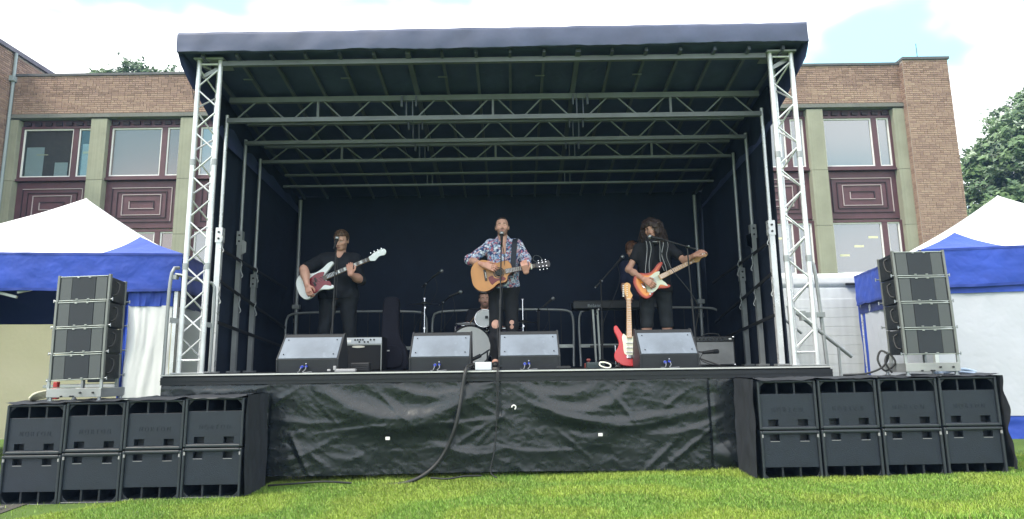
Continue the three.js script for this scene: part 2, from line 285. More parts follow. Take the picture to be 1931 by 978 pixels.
// ---------- trees ----------
function tree(name, label, base, top, lobes, leafN, leafS, cols, seed) {
  const r = rng(seed), t = thing(name, label, 'tree', base);
  const [bx0, by0, bz0] = base, lim = [];
  const tr = tube([[bx0, by0, bz0], [bx0 + 0.2, by0 + top * 0.25, bz0 + 0.1], [bx0 - 0.1, by0 + top * 0.5, bz0], [bx0 + 0.1, by0 + top * 0.75, bz0]], 0.22, 16, 8);
  const pos = tr.attributes.position; for (let i = 0; i < pos.count; i++) { const k = 1.25 - (pos.getY(i) - by0) / top; pos.setX(i, bx0 + (pos.getX(i) - bx0) * k); pos.setZ(i, bz0 + (pos.getZ(i) - bz0) * k); }
  P('trunk', tr, M.bark ??= mat([0.09, 0.075, 0.06], 0.95, 0, { map: T.streak, bumpMap: T.grain, bumpScale: 0.01 }), t);
  for (const l of lobes) lim.push(tube([[bx0, by0 + top * 0.35, bz0], [(bx0 + l[0]) / 2, (by0 + top * 0.4 + l[1]) / 2 - 0.2, (bz0 + l[2]) / 2], [l[0], l[1], l[2]]], 0.07, 10, 6));
  P('limb', lim, M.bark, t);
  // leaves gathered in twig clumps inside the lobes
  const pA = [], nA = [], cA = [], tot = lobes.reduce((s, l) => s + l[3] ** 2, 0), q = V(), a = V(), b = V(), c = new THREE.Color();
  for (const l of lobes) {
    const clumps = Math.round(leafN * l[3] ** 2 / tot / 34);
    for (let k = 0; k < clumps; k++) {
      q.set(r() - 0.5, r() - 0.5, r() - 0.5).normalize(); const rad = l[3] * Math.pow(0.25 + 0.75 * r(), 0.45) * (1 + 0.22 * nz(q.x * 2.4 + l[0], q.y * 2.4, q.z * 2.4)); if (q.y < -0.6 && r() < 0.6) continue;
      const cx = l[0] + q.x * rad, cy = l[1] + q.y * rad * 0.85, cz = l[2] + q.z * rad, cr = 0.22 + 0.32 * r(), tone = r();
      for (let i = 0; i < 34; i++) {
        const s = leafS * (0.6 + 0.7 * r()), px = cx + (r() + r() - 1) * cr, py = cy + (r() + r() - 1) * cr * 0.75 - 0.02, pz = cz + (r() + r() - 1) * cr;
        a.set(r() - 0.5, (r() - 0.5) * 0.7, r() - 0.5).normalize(); b.set(q.x * 0.8 + (r() - 0.5) * 0.8, q.y * 0.5 + r() * 0.8 + 0.25, q.z * 0.8 + (r() - 0.5) * 0.8).normalize(); const n = b.clone(); b.cross(a).normalize();
        const A = [px - a.x * s, py - a.y * s, pz - a.z * s], B = [px + a.x * s, py + a.y * s - s * 0.25, pz + a.z * s], C = [px + b.x * s * 0.55, py + b.y * s * 0.55, pz + b.z * s * 0.55], D = [px - b.x * s * 0.55, py - b.y * s * 0.55, pz - b.z * s * 0.55];
        pA.push(...A, ...B, ...C, ...A, ...D, ...B); for (let w = 0; w < 6; w++) nA.push(n.x, n.y, n.z);
        const col = cols[Math.min(cols.length - 1, Math.floor((tone * 0.7 + r() * 0.3) * cols.length))], v = 0.8 + 0.4 * r(); for (let w = 0; w < 6; w++) cA.push(col[0] * v, col[1] * v, col[2] * v);
      }
    }
  }
  const g = new THREE.BufferGeometry(); g.setAttribute('position', new THREE.Float32BufferAttribute(pA, 3)); g.setAttribute('normal', new THREE.Float32BufferAttribute(nA, 3)); g.setAttribute('color', new THREE.Float32BufferAttribute(cA, 3));
  P('crown', g, M.leaf ??= mat([1, 1, 1], 1, 0, { phys: true, vertexColors: true, transmission: 0.35, thickness: 0 }), t);
}
const GR = [[0.085, 0.155, 0.075], [0.115, 0.20, 0.085], [0.155, 0.25, 0.10], [0.21, 0.32, 0.15]];
tree('broadleaf_tree', 'tall leafy green tree at the right edge behind the right tent', [25.6, 0, -30], 12, [[23.2, 8.6, -29.6, 1.9], [24.4, 10.6, -30, 2.1], [26.2, 12.2, -30.4, 2.4], [25.6, 8.4, -28.6, 2.4], [28, 10.2, -30, 2.8], [23.2, 6.4, -30.2, 2.0], [26, 5.6, -29, 2.5], [28.5, 6.5, -30, 2.6], [24.0, 4.2, -30.0, 1.7], [27.6, 13.6, -30.6, 1.7], [22.5, 10.2, -30, 0.9]], 105000, 0.135, GR, 41);
tree('broadleaf_tree', 'rounded dark green treetop showing above the left parapet', [-19.6, 0, -32], 15.5, [[-20.8, 15.3, -32, 1.5], [-19.3, 15.5, -32, 1.6], [-17.7, 15.4, -32.2, 1.4], [-22.2, 14.95, -32, 1.0], [-19.6, 13.4, -31.6, 2.2]], 34000, 0.13, GR.slice(0, 3), 42);
tree('broadleaf_tree', 'small wispy treetop beside the left corner of the stage roof', [-15.6, 0, -33], 15, [[-15.7, 15.9, -33, 1.1], [-14.6, 16.4, -33, 0.8], [-15.0, 14.6, -33, 1.3]], 5200, 0.11, GR.slice(1), 43);
// ---------- mobile stage ----------
const SF = -6.15, DY = 1.03, XL = -3.3, XR = 2.98, WL = -3.15, WR = 2.80, ZB = -9.5;
const roofY = z => z > -6.9 ? 4.20 + (z + 6.05) * 0.17 : 4.0555 + (z + 6.9) * 0.19;
const stage = thing('mobile_stage', 'large black covered trailer stage with aluminium roof trusses and black skirt', 'stage', [-0.16, 0, -7.8]);
{
  P('deck', bx(XL + 0.01, XR - 0.01, DY - 0.09, DY, ZB, SF - 0.012), M.deck, stage);
  P('deck_edge', [bx(XL, XR, DY - 0.015, DY - 0.002, SF - 0.012, SF + 0.012)], mat([0.60, 0.61, 0.60], 0.45, 0.1, { map: T.dirt }), stage);
  P('edge_rail', [bx(XL, XR, DY - 0.10, DY - 0.03, SF - 0.03, SF + 0.004), bx(XL, XR, DY - 0.066, DY - 0.060, SF, SF + 0.010)], mat([0.005, 0.007, 0.010], 0.5), stage);
  for (let i = 0; i < 7; i++) { const x = -3.15 + i * 1.0 - (i > 1 ? 0.24 : 0) ; P('deck_leg', [cyl(V(x, gy(x, SF), SF - 0.45), V(x, 0.95, SF - 0.45), 0.03), box(0.15, 0.012, 0.15, x, gy(x, SF) + 0.008, SF - 0.45)], M.galv, stage); }
  // wrinkled skirt: swags between the points where it is tied, creases and slack
  const r = rng(77), sw = [[-1.90, 0.93, -0.18, 0.93, 0.34, 0.085, 0.080], [-1.2, 0.93, -0.3, 0.93, 0.13, 0.032, 0.04], [0.05, 0.9, 1.15, 0.92, 0.27, 0.042, 0.055], [0.02, 0.93, 0.85, 0.93, 0.14, 0.02, 0.035], [0.0, 0.8, 1.45, 0.62, 0.16, 0.04, 0.04], [0.4, 0.5, 1.0, 0.5, 0.10, 0.018, 0.04], [1.0, 0.62, 2.0, 0.72, 0.06, 0.018, 0.03], [1.2, 0.42, 2.0, 0.6, 0.05, 0.016, 0.028], [-2.35, 0.62, -1.45, 0.58, 0.03, 0.012, 0.022], [-1.9, 0.45, -0.9, 0.55, -0.02, 0.01, 0.018], [-3.3, 0.93, -2.2, 0.93, 0.07, 0.018, 0.03], [-0.9, 0.56, 0.0, 0.62, 0.03, 0.014, 0.022], [-0.75, 0.38, -0.1, 0.3, 0.06, 0.014, 0.025]];
  for (let i = 0; i < 16; i++) { const x = -3 + 5.6 * r(), w = 0.35 + 0.8 * r(), y = 0.18 + 0.62 * r(); sw.push([x, y + 0.12 * (r() - 0.5), x + w, y + 0.2 * (r() - 0.5), 0.02 + 0.06 * r(), 0.004 + 0.006 * r(), 0.012 + 0.016 * r()]); }
  const dia = []; for (let i = 0; i < 16; i++) { const x = -3 + 5.8 * r(), y = 0.2 + 0.6 * r(), a = (r() < 0.5 ? -0.9 : 0.7) + 0.6 * (r() - 0.5), L = 0.12 + 0.25 * r(); dia.push([x, y, Math.cos(a), Math.sin(a), L, 0.006 + 0.008 * r()]); }
  dia.push([-1.98, 0.3, 0.45, -0.89, 0.22, 0.018], [1.62, 0.32, 0.8, 0.6, 0.4, 0.014], [1.35, 0.25, 0.75, 0.66, 0.3, 0.012]);
  const disp = (x, y) => {
    let d = 0.016 * fbm(x * 1.1, y * 1.6, 3, 3) + 0.010 * (0.5 - Math.abs(nz(x * 2.2 + 3 * nz(x, y * 2, 1), y * 5, 8))) + 0.007 * (0.4 - Math.abs(nz(x * 7 + 2 * nz(x * 2, y * 3, 4), y * 8 + x * 2, 2))) + 0.004 * (0.4 - Math.abs(nz(x * 15 + 2 * nz(x * 5, y * 6, 4), y * 19 - x * 4, 12))) ;
    for (const s of sw) { const t = (x - s[0]) / (s[2] - s[0]); if (t < -0.1 || t > 1.1) continue; const tc = Math.min(1, Math.max(0, t)), yc = mixn(s[1], s[3], tc) - 4 * s[4] * tc * (1 - tc), e = (y - yc) / s[6], f = Math.sin(Math.PI * tc); d += s[5] * Math.pow(Math.max(0, f), 0.8) * (e < 0 ? Math.exp(-e * e * 0.25) : Math.exp(-e * e)); }
    for (const s of dia) { const dx = x - s[0], dy = y - s[1], u = dx * s[2] + dy * s[3], v = -dx * s[3] + dy * s[2]; if (Math.abs(u) < s[4]) d += s[5] * Math.cos(u / s[4] * 1.57) * Math.exp(-v * v / 0.0006); }
    const q = Math.hypot((x - 2.02) / 0.2, (y - 0.24) / 0.12); if (q < 1) d += 0.05 * (1 - q * q);
    if (Math.abs(x + 0.14) < 0.02) d -= 0.008 * (1 - Math.abs(x + 0.14) / 0.02);
    if (Math.abs(x - 1.83) < 0.02) d -= 0.02 * (1 - Math.abs(x - 1.83) / 0.02);
    if (Math.abs(x + 2.28) < 0.02) d -= 0.016 * (1 - Math.abs(x + 2.28) / 0.02);
    return d * 0.62 * Math.min(1, (0.955 - y) / 0.05 + 0.15);
  };
  P('skirt', sheet(560, 96, (u, v) => { const x = XL + (XR - XL) * u, yb = 0.108 - 0.008 * Math.sin(u * 9) - 0.012 * sstep(0.1, 0.0, u), y = mixn(0.945, yb, v); return [x, y, SF - 0.022 + disp(x, y) + 0.015 * v]; }), M.skirt, stage);
  P('skirt_side', [sheet(30, 12, (u, v) => [XL + 0.01 + 0.012 * nz(u * 9, v * 3, 1), mixn(0.95, 0.1, v), SF - 0.03 - 3.3 * u]), sheet(30, 12, (u, v) => [XR - 0.01 + 0.012 * nz(u * 9, v * 3, 5), mixn(0.95, 0.14, v), SF - 0.03 - 3.3 * u])], M.skirt, stage);
  for (const [x, y] of [[-1.158, 0.429], [0.787, 0.437]]) P('sticker', rbox(0.04, 0.028, 0.003, x, y, SF + 0.028 + disp(x, y), 0.001), M.wht, stage);
  P('tie_hook', new THREE.TorusGeometry(0.018, 0.007, 6, 14, 4.4).rotateZ(-1.2).translate(-0.001, 0.69, SF + 0.03), M.wht, stage);
  // roof: lining, outer skin, fascia
  const rx0 = -3.32, rx1 = 2.99;
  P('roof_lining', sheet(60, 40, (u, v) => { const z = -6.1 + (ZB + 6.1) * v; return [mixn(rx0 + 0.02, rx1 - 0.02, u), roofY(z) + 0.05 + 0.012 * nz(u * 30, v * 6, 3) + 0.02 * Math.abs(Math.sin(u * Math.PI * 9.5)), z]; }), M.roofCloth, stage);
  const prof = [[-6.10, 4.225], [-6.05, 4.215], [-6.042, 4.222], [-6.04, 4.30], [-6.042, 4.395], [-6.055, 4.428], [-6.10, 4.438], [-6.6, 4.42], [-8, 4.2], [ZB - 0.1, 3.9], [ZB - 0.12, 3.5]];
  P('roof_canopy', sheet(160, prof.length - 1, (u, v) => { const k = Math.round(v * (prof.length - 1)), f = k < 6 ? 1 : 0.3; return [mixn(rx0 - 0.005, rx1 + 0.005, u) + 0.01 * f * nz(u * 40, k, 1), prof[k][1] + 0.03 * (u - 0.5) + f * (0.006 * nz(u * 18, k * 0.25, 7) + (k < 3 ? 0.014 * nz(u * 7, 2, 9) + 0.008 * nz(u * 60, 1, 1) : 0.005 * nz(u * 36, k, 4))), prof[k][0] + f * 0.016 * nz(u * 24, k * 0.6, 2)]; }), M.fascia, stage);
  for (const [x, s] of [[rx0, 1], [rx1, -1]]) { // side flaps hanging from the roof down to the side walls
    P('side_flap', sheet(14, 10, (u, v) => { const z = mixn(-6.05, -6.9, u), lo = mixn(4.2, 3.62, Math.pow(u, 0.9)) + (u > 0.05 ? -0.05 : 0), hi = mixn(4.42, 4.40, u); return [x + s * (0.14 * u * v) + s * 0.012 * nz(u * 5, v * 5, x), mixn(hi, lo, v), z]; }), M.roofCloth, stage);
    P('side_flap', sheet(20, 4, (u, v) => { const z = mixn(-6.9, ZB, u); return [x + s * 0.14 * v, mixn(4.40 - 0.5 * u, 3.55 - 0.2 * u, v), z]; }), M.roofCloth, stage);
    P('hanging_cord', tube([[x + s * 0.02, 4.19, -6.08], [x - s * 0.03, 4.0, -6.1], [x + s * 0.01, 3.85, -6.1], [x - s * 0.02, 3.97, -6.12]].map(p => [p[0] - s * 0.0, p[1], p[2] - 0.35]), 0.004, 16, 4), M.black, stage);
  }
  // purlins from front to back
  for (let i = 0; i < 18; i++) {
    const x = -3.1 + i * (5.87 / 17), big = i === 6 || i === 11, w = big ? 0.05 : 0.028;
    P('purlin', [beam(V(x, roofY(-6.12) + 0.02, -6.12), V(x, roofY(-6.9) + 0.02, -6.9), w, 0.04), beam(V(x, roofY(-6.9) + 0.02, -6.9), V(x, roofY(ZB + 0.05) + 0.02, ZB + 0.05), w, 0.04)], M.purlin, stage);
    if (i % 3 === 1 && i < 16) P('roof_clip', box(0.10, 0.008, 0.02, x - 0.03, roofY(-6.5) - 0.008, -6.5), M.aluRoof, stage);
  }
  P('front_beam', beam(V(-2.96, 4.155, -6.22), V(2.62, 4.165, -6.22), 0.045, 0.05), M.aluRoof, stage);
  // lattice roof trusses in three bays
  const trs = [[-6.86, 0.245, 0.06, 0.05], [-7.36, 0.235, 0.04, 0.042], [-7.9, 0.195, 0.03, 0.036], [-8.66, 0.16, 0.028, 0.026]];
  trs.forEach(([z, h, ct, cb], k) => {
    const yt = roofY(z) - ct / 2 + (k === 0 ? -0.0 : 0), yb = yt - h + (k ? 0 : 0.01), t = P('roof_truss', [-1.155, -1.085, 0.745, 0.815].map(x => box(0.012, h + 0.04, 0.04, x, yt - h / 2, z - 0.005)), M.purlin, stage);
    P('chord', [-3.13, -1.16, 0.74].map((x, i) => beam(V(x + 0.005, yt, z), V([-1.16, 0.74, 2.78][i], yt, z), 0.05, ct)), M.aluRoof, t);
    P('chord', [beam(V(-3.14, yb, z), V(2.79, yb, z), 0.05, cb)], M.aluRoof, t);
    if (k === 3) return;
    for (let b = 0; b < 3; b++) {
      const x0 = [-3.1, -1.08, 0.82][b], x1 = [-1.18, 0.70, 2.76][b], L = x1 - x0, n = 6;
      for (let i = 0; i < n; i++) { const a = x0 + L * (i + 0.12) / n, c = x0 + L * (i + 0.88) / n, up = i % 2 === 0; P('brace', cyl(V(a, up ? yb : yt, z), V(c, up ? yt : yb, z), 0.010, 0.010, 7), M.aluRoof, t); }
      if (k !== 1) P('upright', beam(V(x0 + L * 0.5, yb, z), V(x0 + L * 0.5, yt, z), 0.025, 0.025, V(0, 0, 1)), M.aluRoof, t);
    }
    for (const [x, w] of [[-1.2, 0.03], [-1.04, 0.02], [0.70, 0.02], [0.86, 0.03]]) P('hanger', box(w * 0.7, h * 0.5, 0.03, x, yt - h * 0.22, z + 0.045), M.purlin, t);
  });
  // walls of black cloth
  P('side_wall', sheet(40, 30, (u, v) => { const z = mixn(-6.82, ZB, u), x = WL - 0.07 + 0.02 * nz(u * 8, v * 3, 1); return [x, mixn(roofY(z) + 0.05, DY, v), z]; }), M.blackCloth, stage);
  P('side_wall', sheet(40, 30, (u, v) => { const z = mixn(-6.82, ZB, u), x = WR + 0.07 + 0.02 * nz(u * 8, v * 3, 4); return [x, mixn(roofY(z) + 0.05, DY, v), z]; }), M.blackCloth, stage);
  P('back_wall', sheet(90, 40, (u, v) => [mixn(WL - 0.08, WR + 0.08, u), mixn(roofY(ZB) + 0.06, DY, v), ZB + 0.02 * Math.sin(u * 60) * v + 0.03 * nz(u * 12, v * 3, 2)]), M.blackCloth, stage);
  for (const [x, s] of [[WL, 1], [WR, -1]]) for (const [z, w, ym] of [[-6.86, 0.058, 2.55], [-7.38, 0.052, 2.62], [-7.84, 0.055, 2.18]]) {
    const post = P('wall_post', [beam(V(x, DY, z), V(x, ym, z), w, 0.05, V(0, 0, 1)), cyl(V(x, ym - 0.06, z), V(x, roofY(z) - 0.2, z), 0.019), box(w + 0.014, 0.16, 0.065, x, ym - 0.05, z)], z > -7 ? M.alu : M.galv, stage);
    P('bolt', [cyl(V(x, ym - 0.02, z + 0.02), V(x, ym - 0.02, z + 0.04), 0.012), cyl(V(x, ym - 0.09, z + 0.02), V(x, ym - 0.09, z + 0.04), 0.012)], M.black, post);
    P('foot', box(0.12, 0.02, 0.1, x, DY + 0.012, z), M.galv, post);
    if (z < -7 && z > -7.5) P('bracket', [extr([[0, 0], [0.05, 0.03], [0.05, 0.15], [0, 0.18]], 0.02, 0.003).translate(0, -0.05, -0.01).scale(s, 1, 1).translate(x + s * 0.03, ym - 0.2, z + 0.02)], M.galv, post);
    for (const yh of z > -7 ? [2.5, 1.95] : [2.3, 1.9]) P('hook', tube([[x + s * 0.03, yh, z + 0.03], [x + s * 0.055, yh - 0.05, z + 0.05], [x + s * 0.04, yh - 0.1, z + 0.05], [x + s * 0.07, yh - 0.18, z + 0.05], [x + s * 0.06, yh - 0.2, z + 0.06]], 0.006, 14, 5), M.galv, post);
  }
  for (const [x, s] of [[WL, 1], [WR, -1]]) for (const [y0, y1] of [[2.34, 2.16], [2.0, 1.62], [1.56, 1.36]]) P('wall_strap', beam(V(x + s * 0.03, y0, -6.86), V(x + s * 0.03, y1, -8.9), 0.012, 0.035), M.rubber, stage);
  for (const x of [-3.13, 2.72]) P('corner_pole', [cyl(V(x, DY, -9.36), V(x, roofY(-9.36) - 0.05, -9.36), 0.026), box(0.1, 0.06, 0.08, x, 1.95, -9.36), cyl(V(x, 1.72, -9.36), V(x, 1.78, -9.36), 0.034)], M.galv, stage);
}
// truss towers at the two front corners
function tower(cx, label) {
  const t = thing('truss_tower', label, 'truss tower', [cx, DY, -6.25], 'truss towers at the stage front corners', false);
  const h = 3.17, q = [[-0.108, 0.04], [0.108, 0.04], [0.0, -0.16]];
  for (const [x, z] of q) P('chord', cyl(V(x, 0, z), V(x, h, z), 0.024, 0.024, 12), M.alu, t);
  const n = 13;
  for (const [a, b, ph] of [[0, 1, 0], [1, 2, 1], [2, 0, 0]]) for (let i = 0; i < n; i++) {
    const y0 = 0.14 + (h - 0.22) * i / n, y1 = 0.14 + (h - 0.22) * (i + 1) / n, f = (i + ph) % 2 ? [b, a] : [a, b];
    P('brace', cyl(V(q[f[0]][0], y0 + 0.015, q[f[0]][1]), V(q[f[1]][0], y1 - 0.015, q[f[1]][1]), 0.009, 0.009, 7), M.alu, t);
  }
  for (const y of [0.13, h - 0.05]) for (const [a, b] of [[0, 1], [1, 2], [2, 0]]) P('cross_bar', cyl(V(q[a][0], y, q[a][1]), V(q[b][0], y, q[b][1]), 0.011, 0.011, 7), M.alu, t);
  P('base_plate', rbox(0.32, 0.012, 0.3, 0, 0.008, -0.05, 0.004), M.galv, t);
  P('head_plate', [rbox(0.3, 0.02, 0.28, 0, h - 0.003, -0.05, 0.004), beam(V(-0.1, h - 0.16, -0.02), V(0.1, h - 0.05, -0.02), 0.02, 0.04)], M.galv, t);
  for (const [x, z] of q) for (const y of [1.0, 2.05]) P('pipe_joint', cyl(V(x, y, z), V(x, y + 0.06, z), 0.028), M.galv, t);
  return t;
}
tower(-3.06, 'silver triangular truss tower at the left front corner of the stage');
tower(2.77, 'silver triangular truss tower at the right front corner of the stage');
// guard rails beside the towers
solo('guard_rail', 'grey tube guard rail with dark cross strap left of the left truss tower', 'rail', [tube([[-3.35, 0.98, -6.28], [-3.335, 2.0, -6.28], [-3.325, 2.06, -6.3], [-3.31, 2.07, -6.36]], 0.017, 20, 8), cyl(V(-3.31, 2.0, -6.3), V(-3.19, 1.98, -6.3), 0.014), box(0.05, 0.04, 0.05, -3.31, 1.97, -6.3), tube([[-3.10, 1.03, -6.7], [-3.10, 1.9, -6.7], [-3.11, 1.95, -6.7], [-3.16, 1.965, -6.65], [-3.28, 1.99, -6.34]], 0.017, 24, 8), beam(V(-3.33, 1.55, -6.3), V(-3.09, 1.52, -6.72), 0.012, 0.05)], M.galv);
solo('stair_handrail', 'sloping grey tube handrail right of the right truss tower', 'handrail', [cyl(V(2.93, 1.66, -6.9), V(3.56, 1.115, -6.9), 0.02), cyl(V(2.93, 1.52, -7.0), V(3.1, 1.37, -7.0), 0.014), cyl(V(3.43, 1.22, -6.9), V(3.42, 0.1, -6.9), 0.014), cyl(V(2.95, 0.9, -6.9), V(2.94, 1.66, -6.9), 0.016)], M.galv);
solo('brace_pole', 'leaning grey tube with dark clamp right of the right truss tower', 'pole', [tube([[3.325, 0.14, -6.9], [3.25, 2.05, -6.9], [3.235, 2.13, -6.9], [3.19, 2.18, -6.9]], 0.02, 20, 8), box(0.24, 0.05, 0.05, 3.18, 1.56, -6.88), box(0.05, 0.1, 0.06, 3.06, 1.55, -6.86)], M.galv);
// crowd barriers along the back of the stage
function barrier(cx, label, w = 2.0) {
  const t = thing('crowd_barrier', label, 'barrier', [cx, DY, -9.12], 'crowd barriers along the back of the stage', false), a = w / 2 - 0.02;
  P('frame', tube([[-a, 0.02, 0], [-a, 0.72, 0], [-a + 0.03, 0.78, 0], [-a + 0.1, 0.8, 0], [a - 0.1, 0.8, 0], [a - 0.03, 0.78, 0], [a, 0.72, 0], [a, 0.02, 0]], 0.017, 50, 8), M.galv, t);
  P('lower_rail', beam(V(-a, 0.3, 0), V(a, 0.3, 0), 0.03, 0.045), M.aluDull, t);
  for (let i = 1; i < 12; i++) P('bar', cyl(V(-a + 2 * a * i / 12, 0.3, 0), V(-a + 2 * a * i / 12, 0.8, 0), 0.006, 0.006, 6), M.rubber, t);
  return t;
}
barrier(-2.2, 'grey tube crowd barrier behind the bass player'); barrier(-0.14, 'grey tube crowd barrier behind the drum kit'); barrier(1.92, 'grey tube crowd barrier behind the long-haired guitarist');
// ---------- loudspeakers ----------
const font = await new FontLoader().loadAsync('fonts/droid/droid_sans_regular.typeface.json');
function text(s, size, depth, track = 1) { let x = 0; const out = []; for (const ch of s) { const g = new TextGeometry(ch, { font, size, depth, curveSegments: 4 }); g.computeBoundingBox(); out.push(g.translate(x, 0, 0)); x += (g.boundingBox.max.x - Math.min(0, g.boundingBox.min.x)) - (out.length > 1 ? 0 : 0); x = g.boundingBox.max.x + size * 0.28 * track; } const m = merge(out); m.computeBoundingBox(); return m.translate(-(m.boundingBox.max.x + m.boundingBox.min.x) / 2, 0, 0); }
const SW = 0.503, SH = 0.412, SD = 0.43;
const norton = text('NORTON', 0.038, 0.004, 1.4);
function sub(flip, proto) { // flip: vent at the bottom, handles at the top
  const t = proto, Y = y => flip ? SH - y : y, b = (x0, x1, y0, y1, z0, z1) => bx(x0, x1, Math.min(Y(y0), Y(y1)), Math.max(Y(y0), Y(y1)), z0, z1), w = SW / 2;
  // origin at the base, front face at z = 0
  P('cabinet', [b(-w, -w + 0.02, 0, SH, -SD, -0.012), b(w - 0.02, w, 0, SH, -SD, -0.012), b(-w + 0.02, w - 0.02, SH - 0.02, SH, -SD, -0.012), b(-w + 0.02, w - 0.02, 0, 0.02, -SD, -0.012), b(-w + 0.02, w - 0.02, 0.02, SH - 0.02, -SD, -SD + 0.02), b(-w + 0.02, w - 0.02, 0.28, 0.295, -SD + 0.02, -0.03)], M.subBox, t);
  P('rim', [rbox(0.022, SH - 0.004, 0.024, -w + 0.011, SH / 2, -0.006, 0.009), rbox(0.022, SH - 0.004, 0.024, w - 0.011, SH / 2, -0.006, 0.009), rbox(SW - 0.04, 0.018, 0.022, 0, Y(SH - 0.009), -0.006, 0.008), rbox(SW - 0.04, 0.026, 0.024, 0, Y(0.013), -0.005, 0.009)], M.subRim, t);
  const hx = 0.126, hw = 0.043, h0 = 0.03, h1 = 0.085, hole = c => [[c - hw, Y(h0)], [c + hw, Y(h0)], [c + hw, Y(h1)], [c - hw, Y(h1)]], a = w - 0.022;
  const pan = extr([[-a, Y(0.024)], [a, Y(0.024)], [a, Y(0.300)], [-a, Y(0.300)]], 0.016, 0.002, { holes: [hole(-hx), hole(hx)], bs: 1 }).translate(0, 0, -0.028);
  P('front_panel', pan, M.subPanel, t);
  for (const s of [-1, 1]) P('handle_recess', [b(s * hx - hw - 0.005, s * hx + hw + 0.005, h0 - 0.005, h1 + 0.005, -0.075, -0.07), b(s * hx - hw - 0.005, s * hx - hw, h0, h1, -0.07, -0.027), b(s * hx + hw, s * hx + hw + 0.005, h0, h1, -0.07, -0.027), b(s * hx - hw, s * hx + hw, h1, h1 + 0.005, -0.07, -0.027)], M.subBox, t);
  for (const x of [-0.075, 0.075]) P('vent_divider', b(x - 0.008, x + 0.008, 0.30, SH - 0.02, -0.36, -0.022), M.subBox, t);
  for (const s of [-1, 1]) P('corner_gusset', extr([[s * a, Y(SH - 0.018)], [s * (a - 0.05), Y(SH - 0.018)], [s * (a - 0.035), Y(SH - 0.03)], [s * (a - 0.012), Y(SH - 0.05)], [s * a, Y(SH - 0.075)]], 0.014, 0.003).translate(0, 0, -0.026), M.subBox, t);
  if (!flip) P('lettering', norton.clone().translate(0, 0.150, -0.0135), M.subPanel, t);
  else { const wr = mat([0.3, 0.3, 0.3], 0.7); M.worn ??= wr; P('worn_edge', [-1, 1].map(s => b(s * hx - hw + 0.004, s * hx + hw - 0.004, h1 + 0.0015, h1 + 0.005, -0.026, -0.0108)), M.worn, t); P('corner_catch', [-1, 1].map(s => b(s * (w - 0.018) - 0.006, s * (w - 0.018) + 0.006, 0.03, 0.055, -0.004, 0.0075)), M.worn, t); }
  return t;
}
const ord = ['leftmost', 'second from left', 'third from left', 'rightmost'];
{
  const protos = [0, 1].map(f => { const g = new THREE.Group(); OFF.set(g, V(0, 0, 0)); return sub(f, g); });
  const rows = [['left', i => [-2.555 - (3 - i) * 0.5085, -5.66, 0.003 - (3 - i) * 0.013], 0.0], ['right', i => [2.335 + i * 0.519, -5.66, 0.082 + i * 0.004], 0.0]];
  for (const [side, pos] of rows) for (let i = 0; i < 4; i++) for (const f of [1, 0]) {
    const t = protos[f].clone(); t.name = numbered('subwoofer'); const [x, z, y] = pos(i); t.position.set(x, y + (f ? 0 : SH + 0.006), z + (f ? 0 : -0.004)); t.rotation.y = (i % 2 ? 1 : -1) * 0.006;
    scene.add(t); tag(t, `${f ? 'lower' : 'upper'} black subwoofer, ${ord[i]} column of the ${side} bank${f ? ', vent slots along the bottom' : ', lettered face under vent slots'}`, 'subwoofer', `subwoofers stacked ${side} of the stage`);
  }
}
// black cloths over the banks and their inner ends
function cover(label, x0, x1, y0, y1, end, seed) {
  const t = thing('cover_cloth', label, 'cloth', [(x0 + x1) / 2, y0, -5.9]);
  P('top_sheet', sheet(90, 18, (u, v) => { const x = mixn(x0, x1, u), z = mixn(-5.64, -6.14, v), seam = Math.abs(((u * 4) % 1) - 0.5) * 2; return [x, mixn(y0, y1, u) + 0.010 + 0.013 * Math.pow(seam, 6) + 0.010 * nz(u * 22, v * 4, seed) - (v < 0.08 ? 0.006 + 0.022 * Math.max(0, nz(u * 15, 1, seed)) : 0), z + 0.012 * nz(u * 25, 0, seed + 4) * (1 - v)]; }), M.drape, t);
  const s = end > 0 ? 1 : -1, xe = end > 0 ? x1 : x0, ye = end > 0 ? y1 : y0;
  P('end_sheet', sheet(24, 30, (u, v) => [xe + s * (0.018 + 0.014 * nz(u * 5, v * 4, seed + 2) + 0.014 * v), mixn(ye + 0.012, gy(xe, -5.9) + 0.02 + 0.02 * nz(u * 9, 1, seed), v), mixn(-5.64, -6.13, u) + 0.01 * nz(v * 6, 3, seed)]), M.drape, t);
}
cover('black cloth laid over the tops and inner end of the left subwoofer bank', -4.335, -2.295, 0.797, 0.838, 1, 3);
cover('black cloth laid over the tops and inner end of the right subwoofer bank', 2.06, 4.17, 0.914, 0.932, -1, 9);
solo('cover_cloth', 'black cloth hanging loose at the outer end of the right subwoofer bank', 'cloth', [sheet(16, 30, (u, v) => [4.165 + 0.03 * v + 0.035 * nz(u * 4, v * 5, 3) + 0.09 * v * v * sstep(0.6, 1, nz(u * 3, v * 2, 8) + 0.7), mixn(0.935, 0.16, v), mixn(-5.62, -6.1, u) + 0.02 * nz(v * 6, 1, 2)])], M.drape);
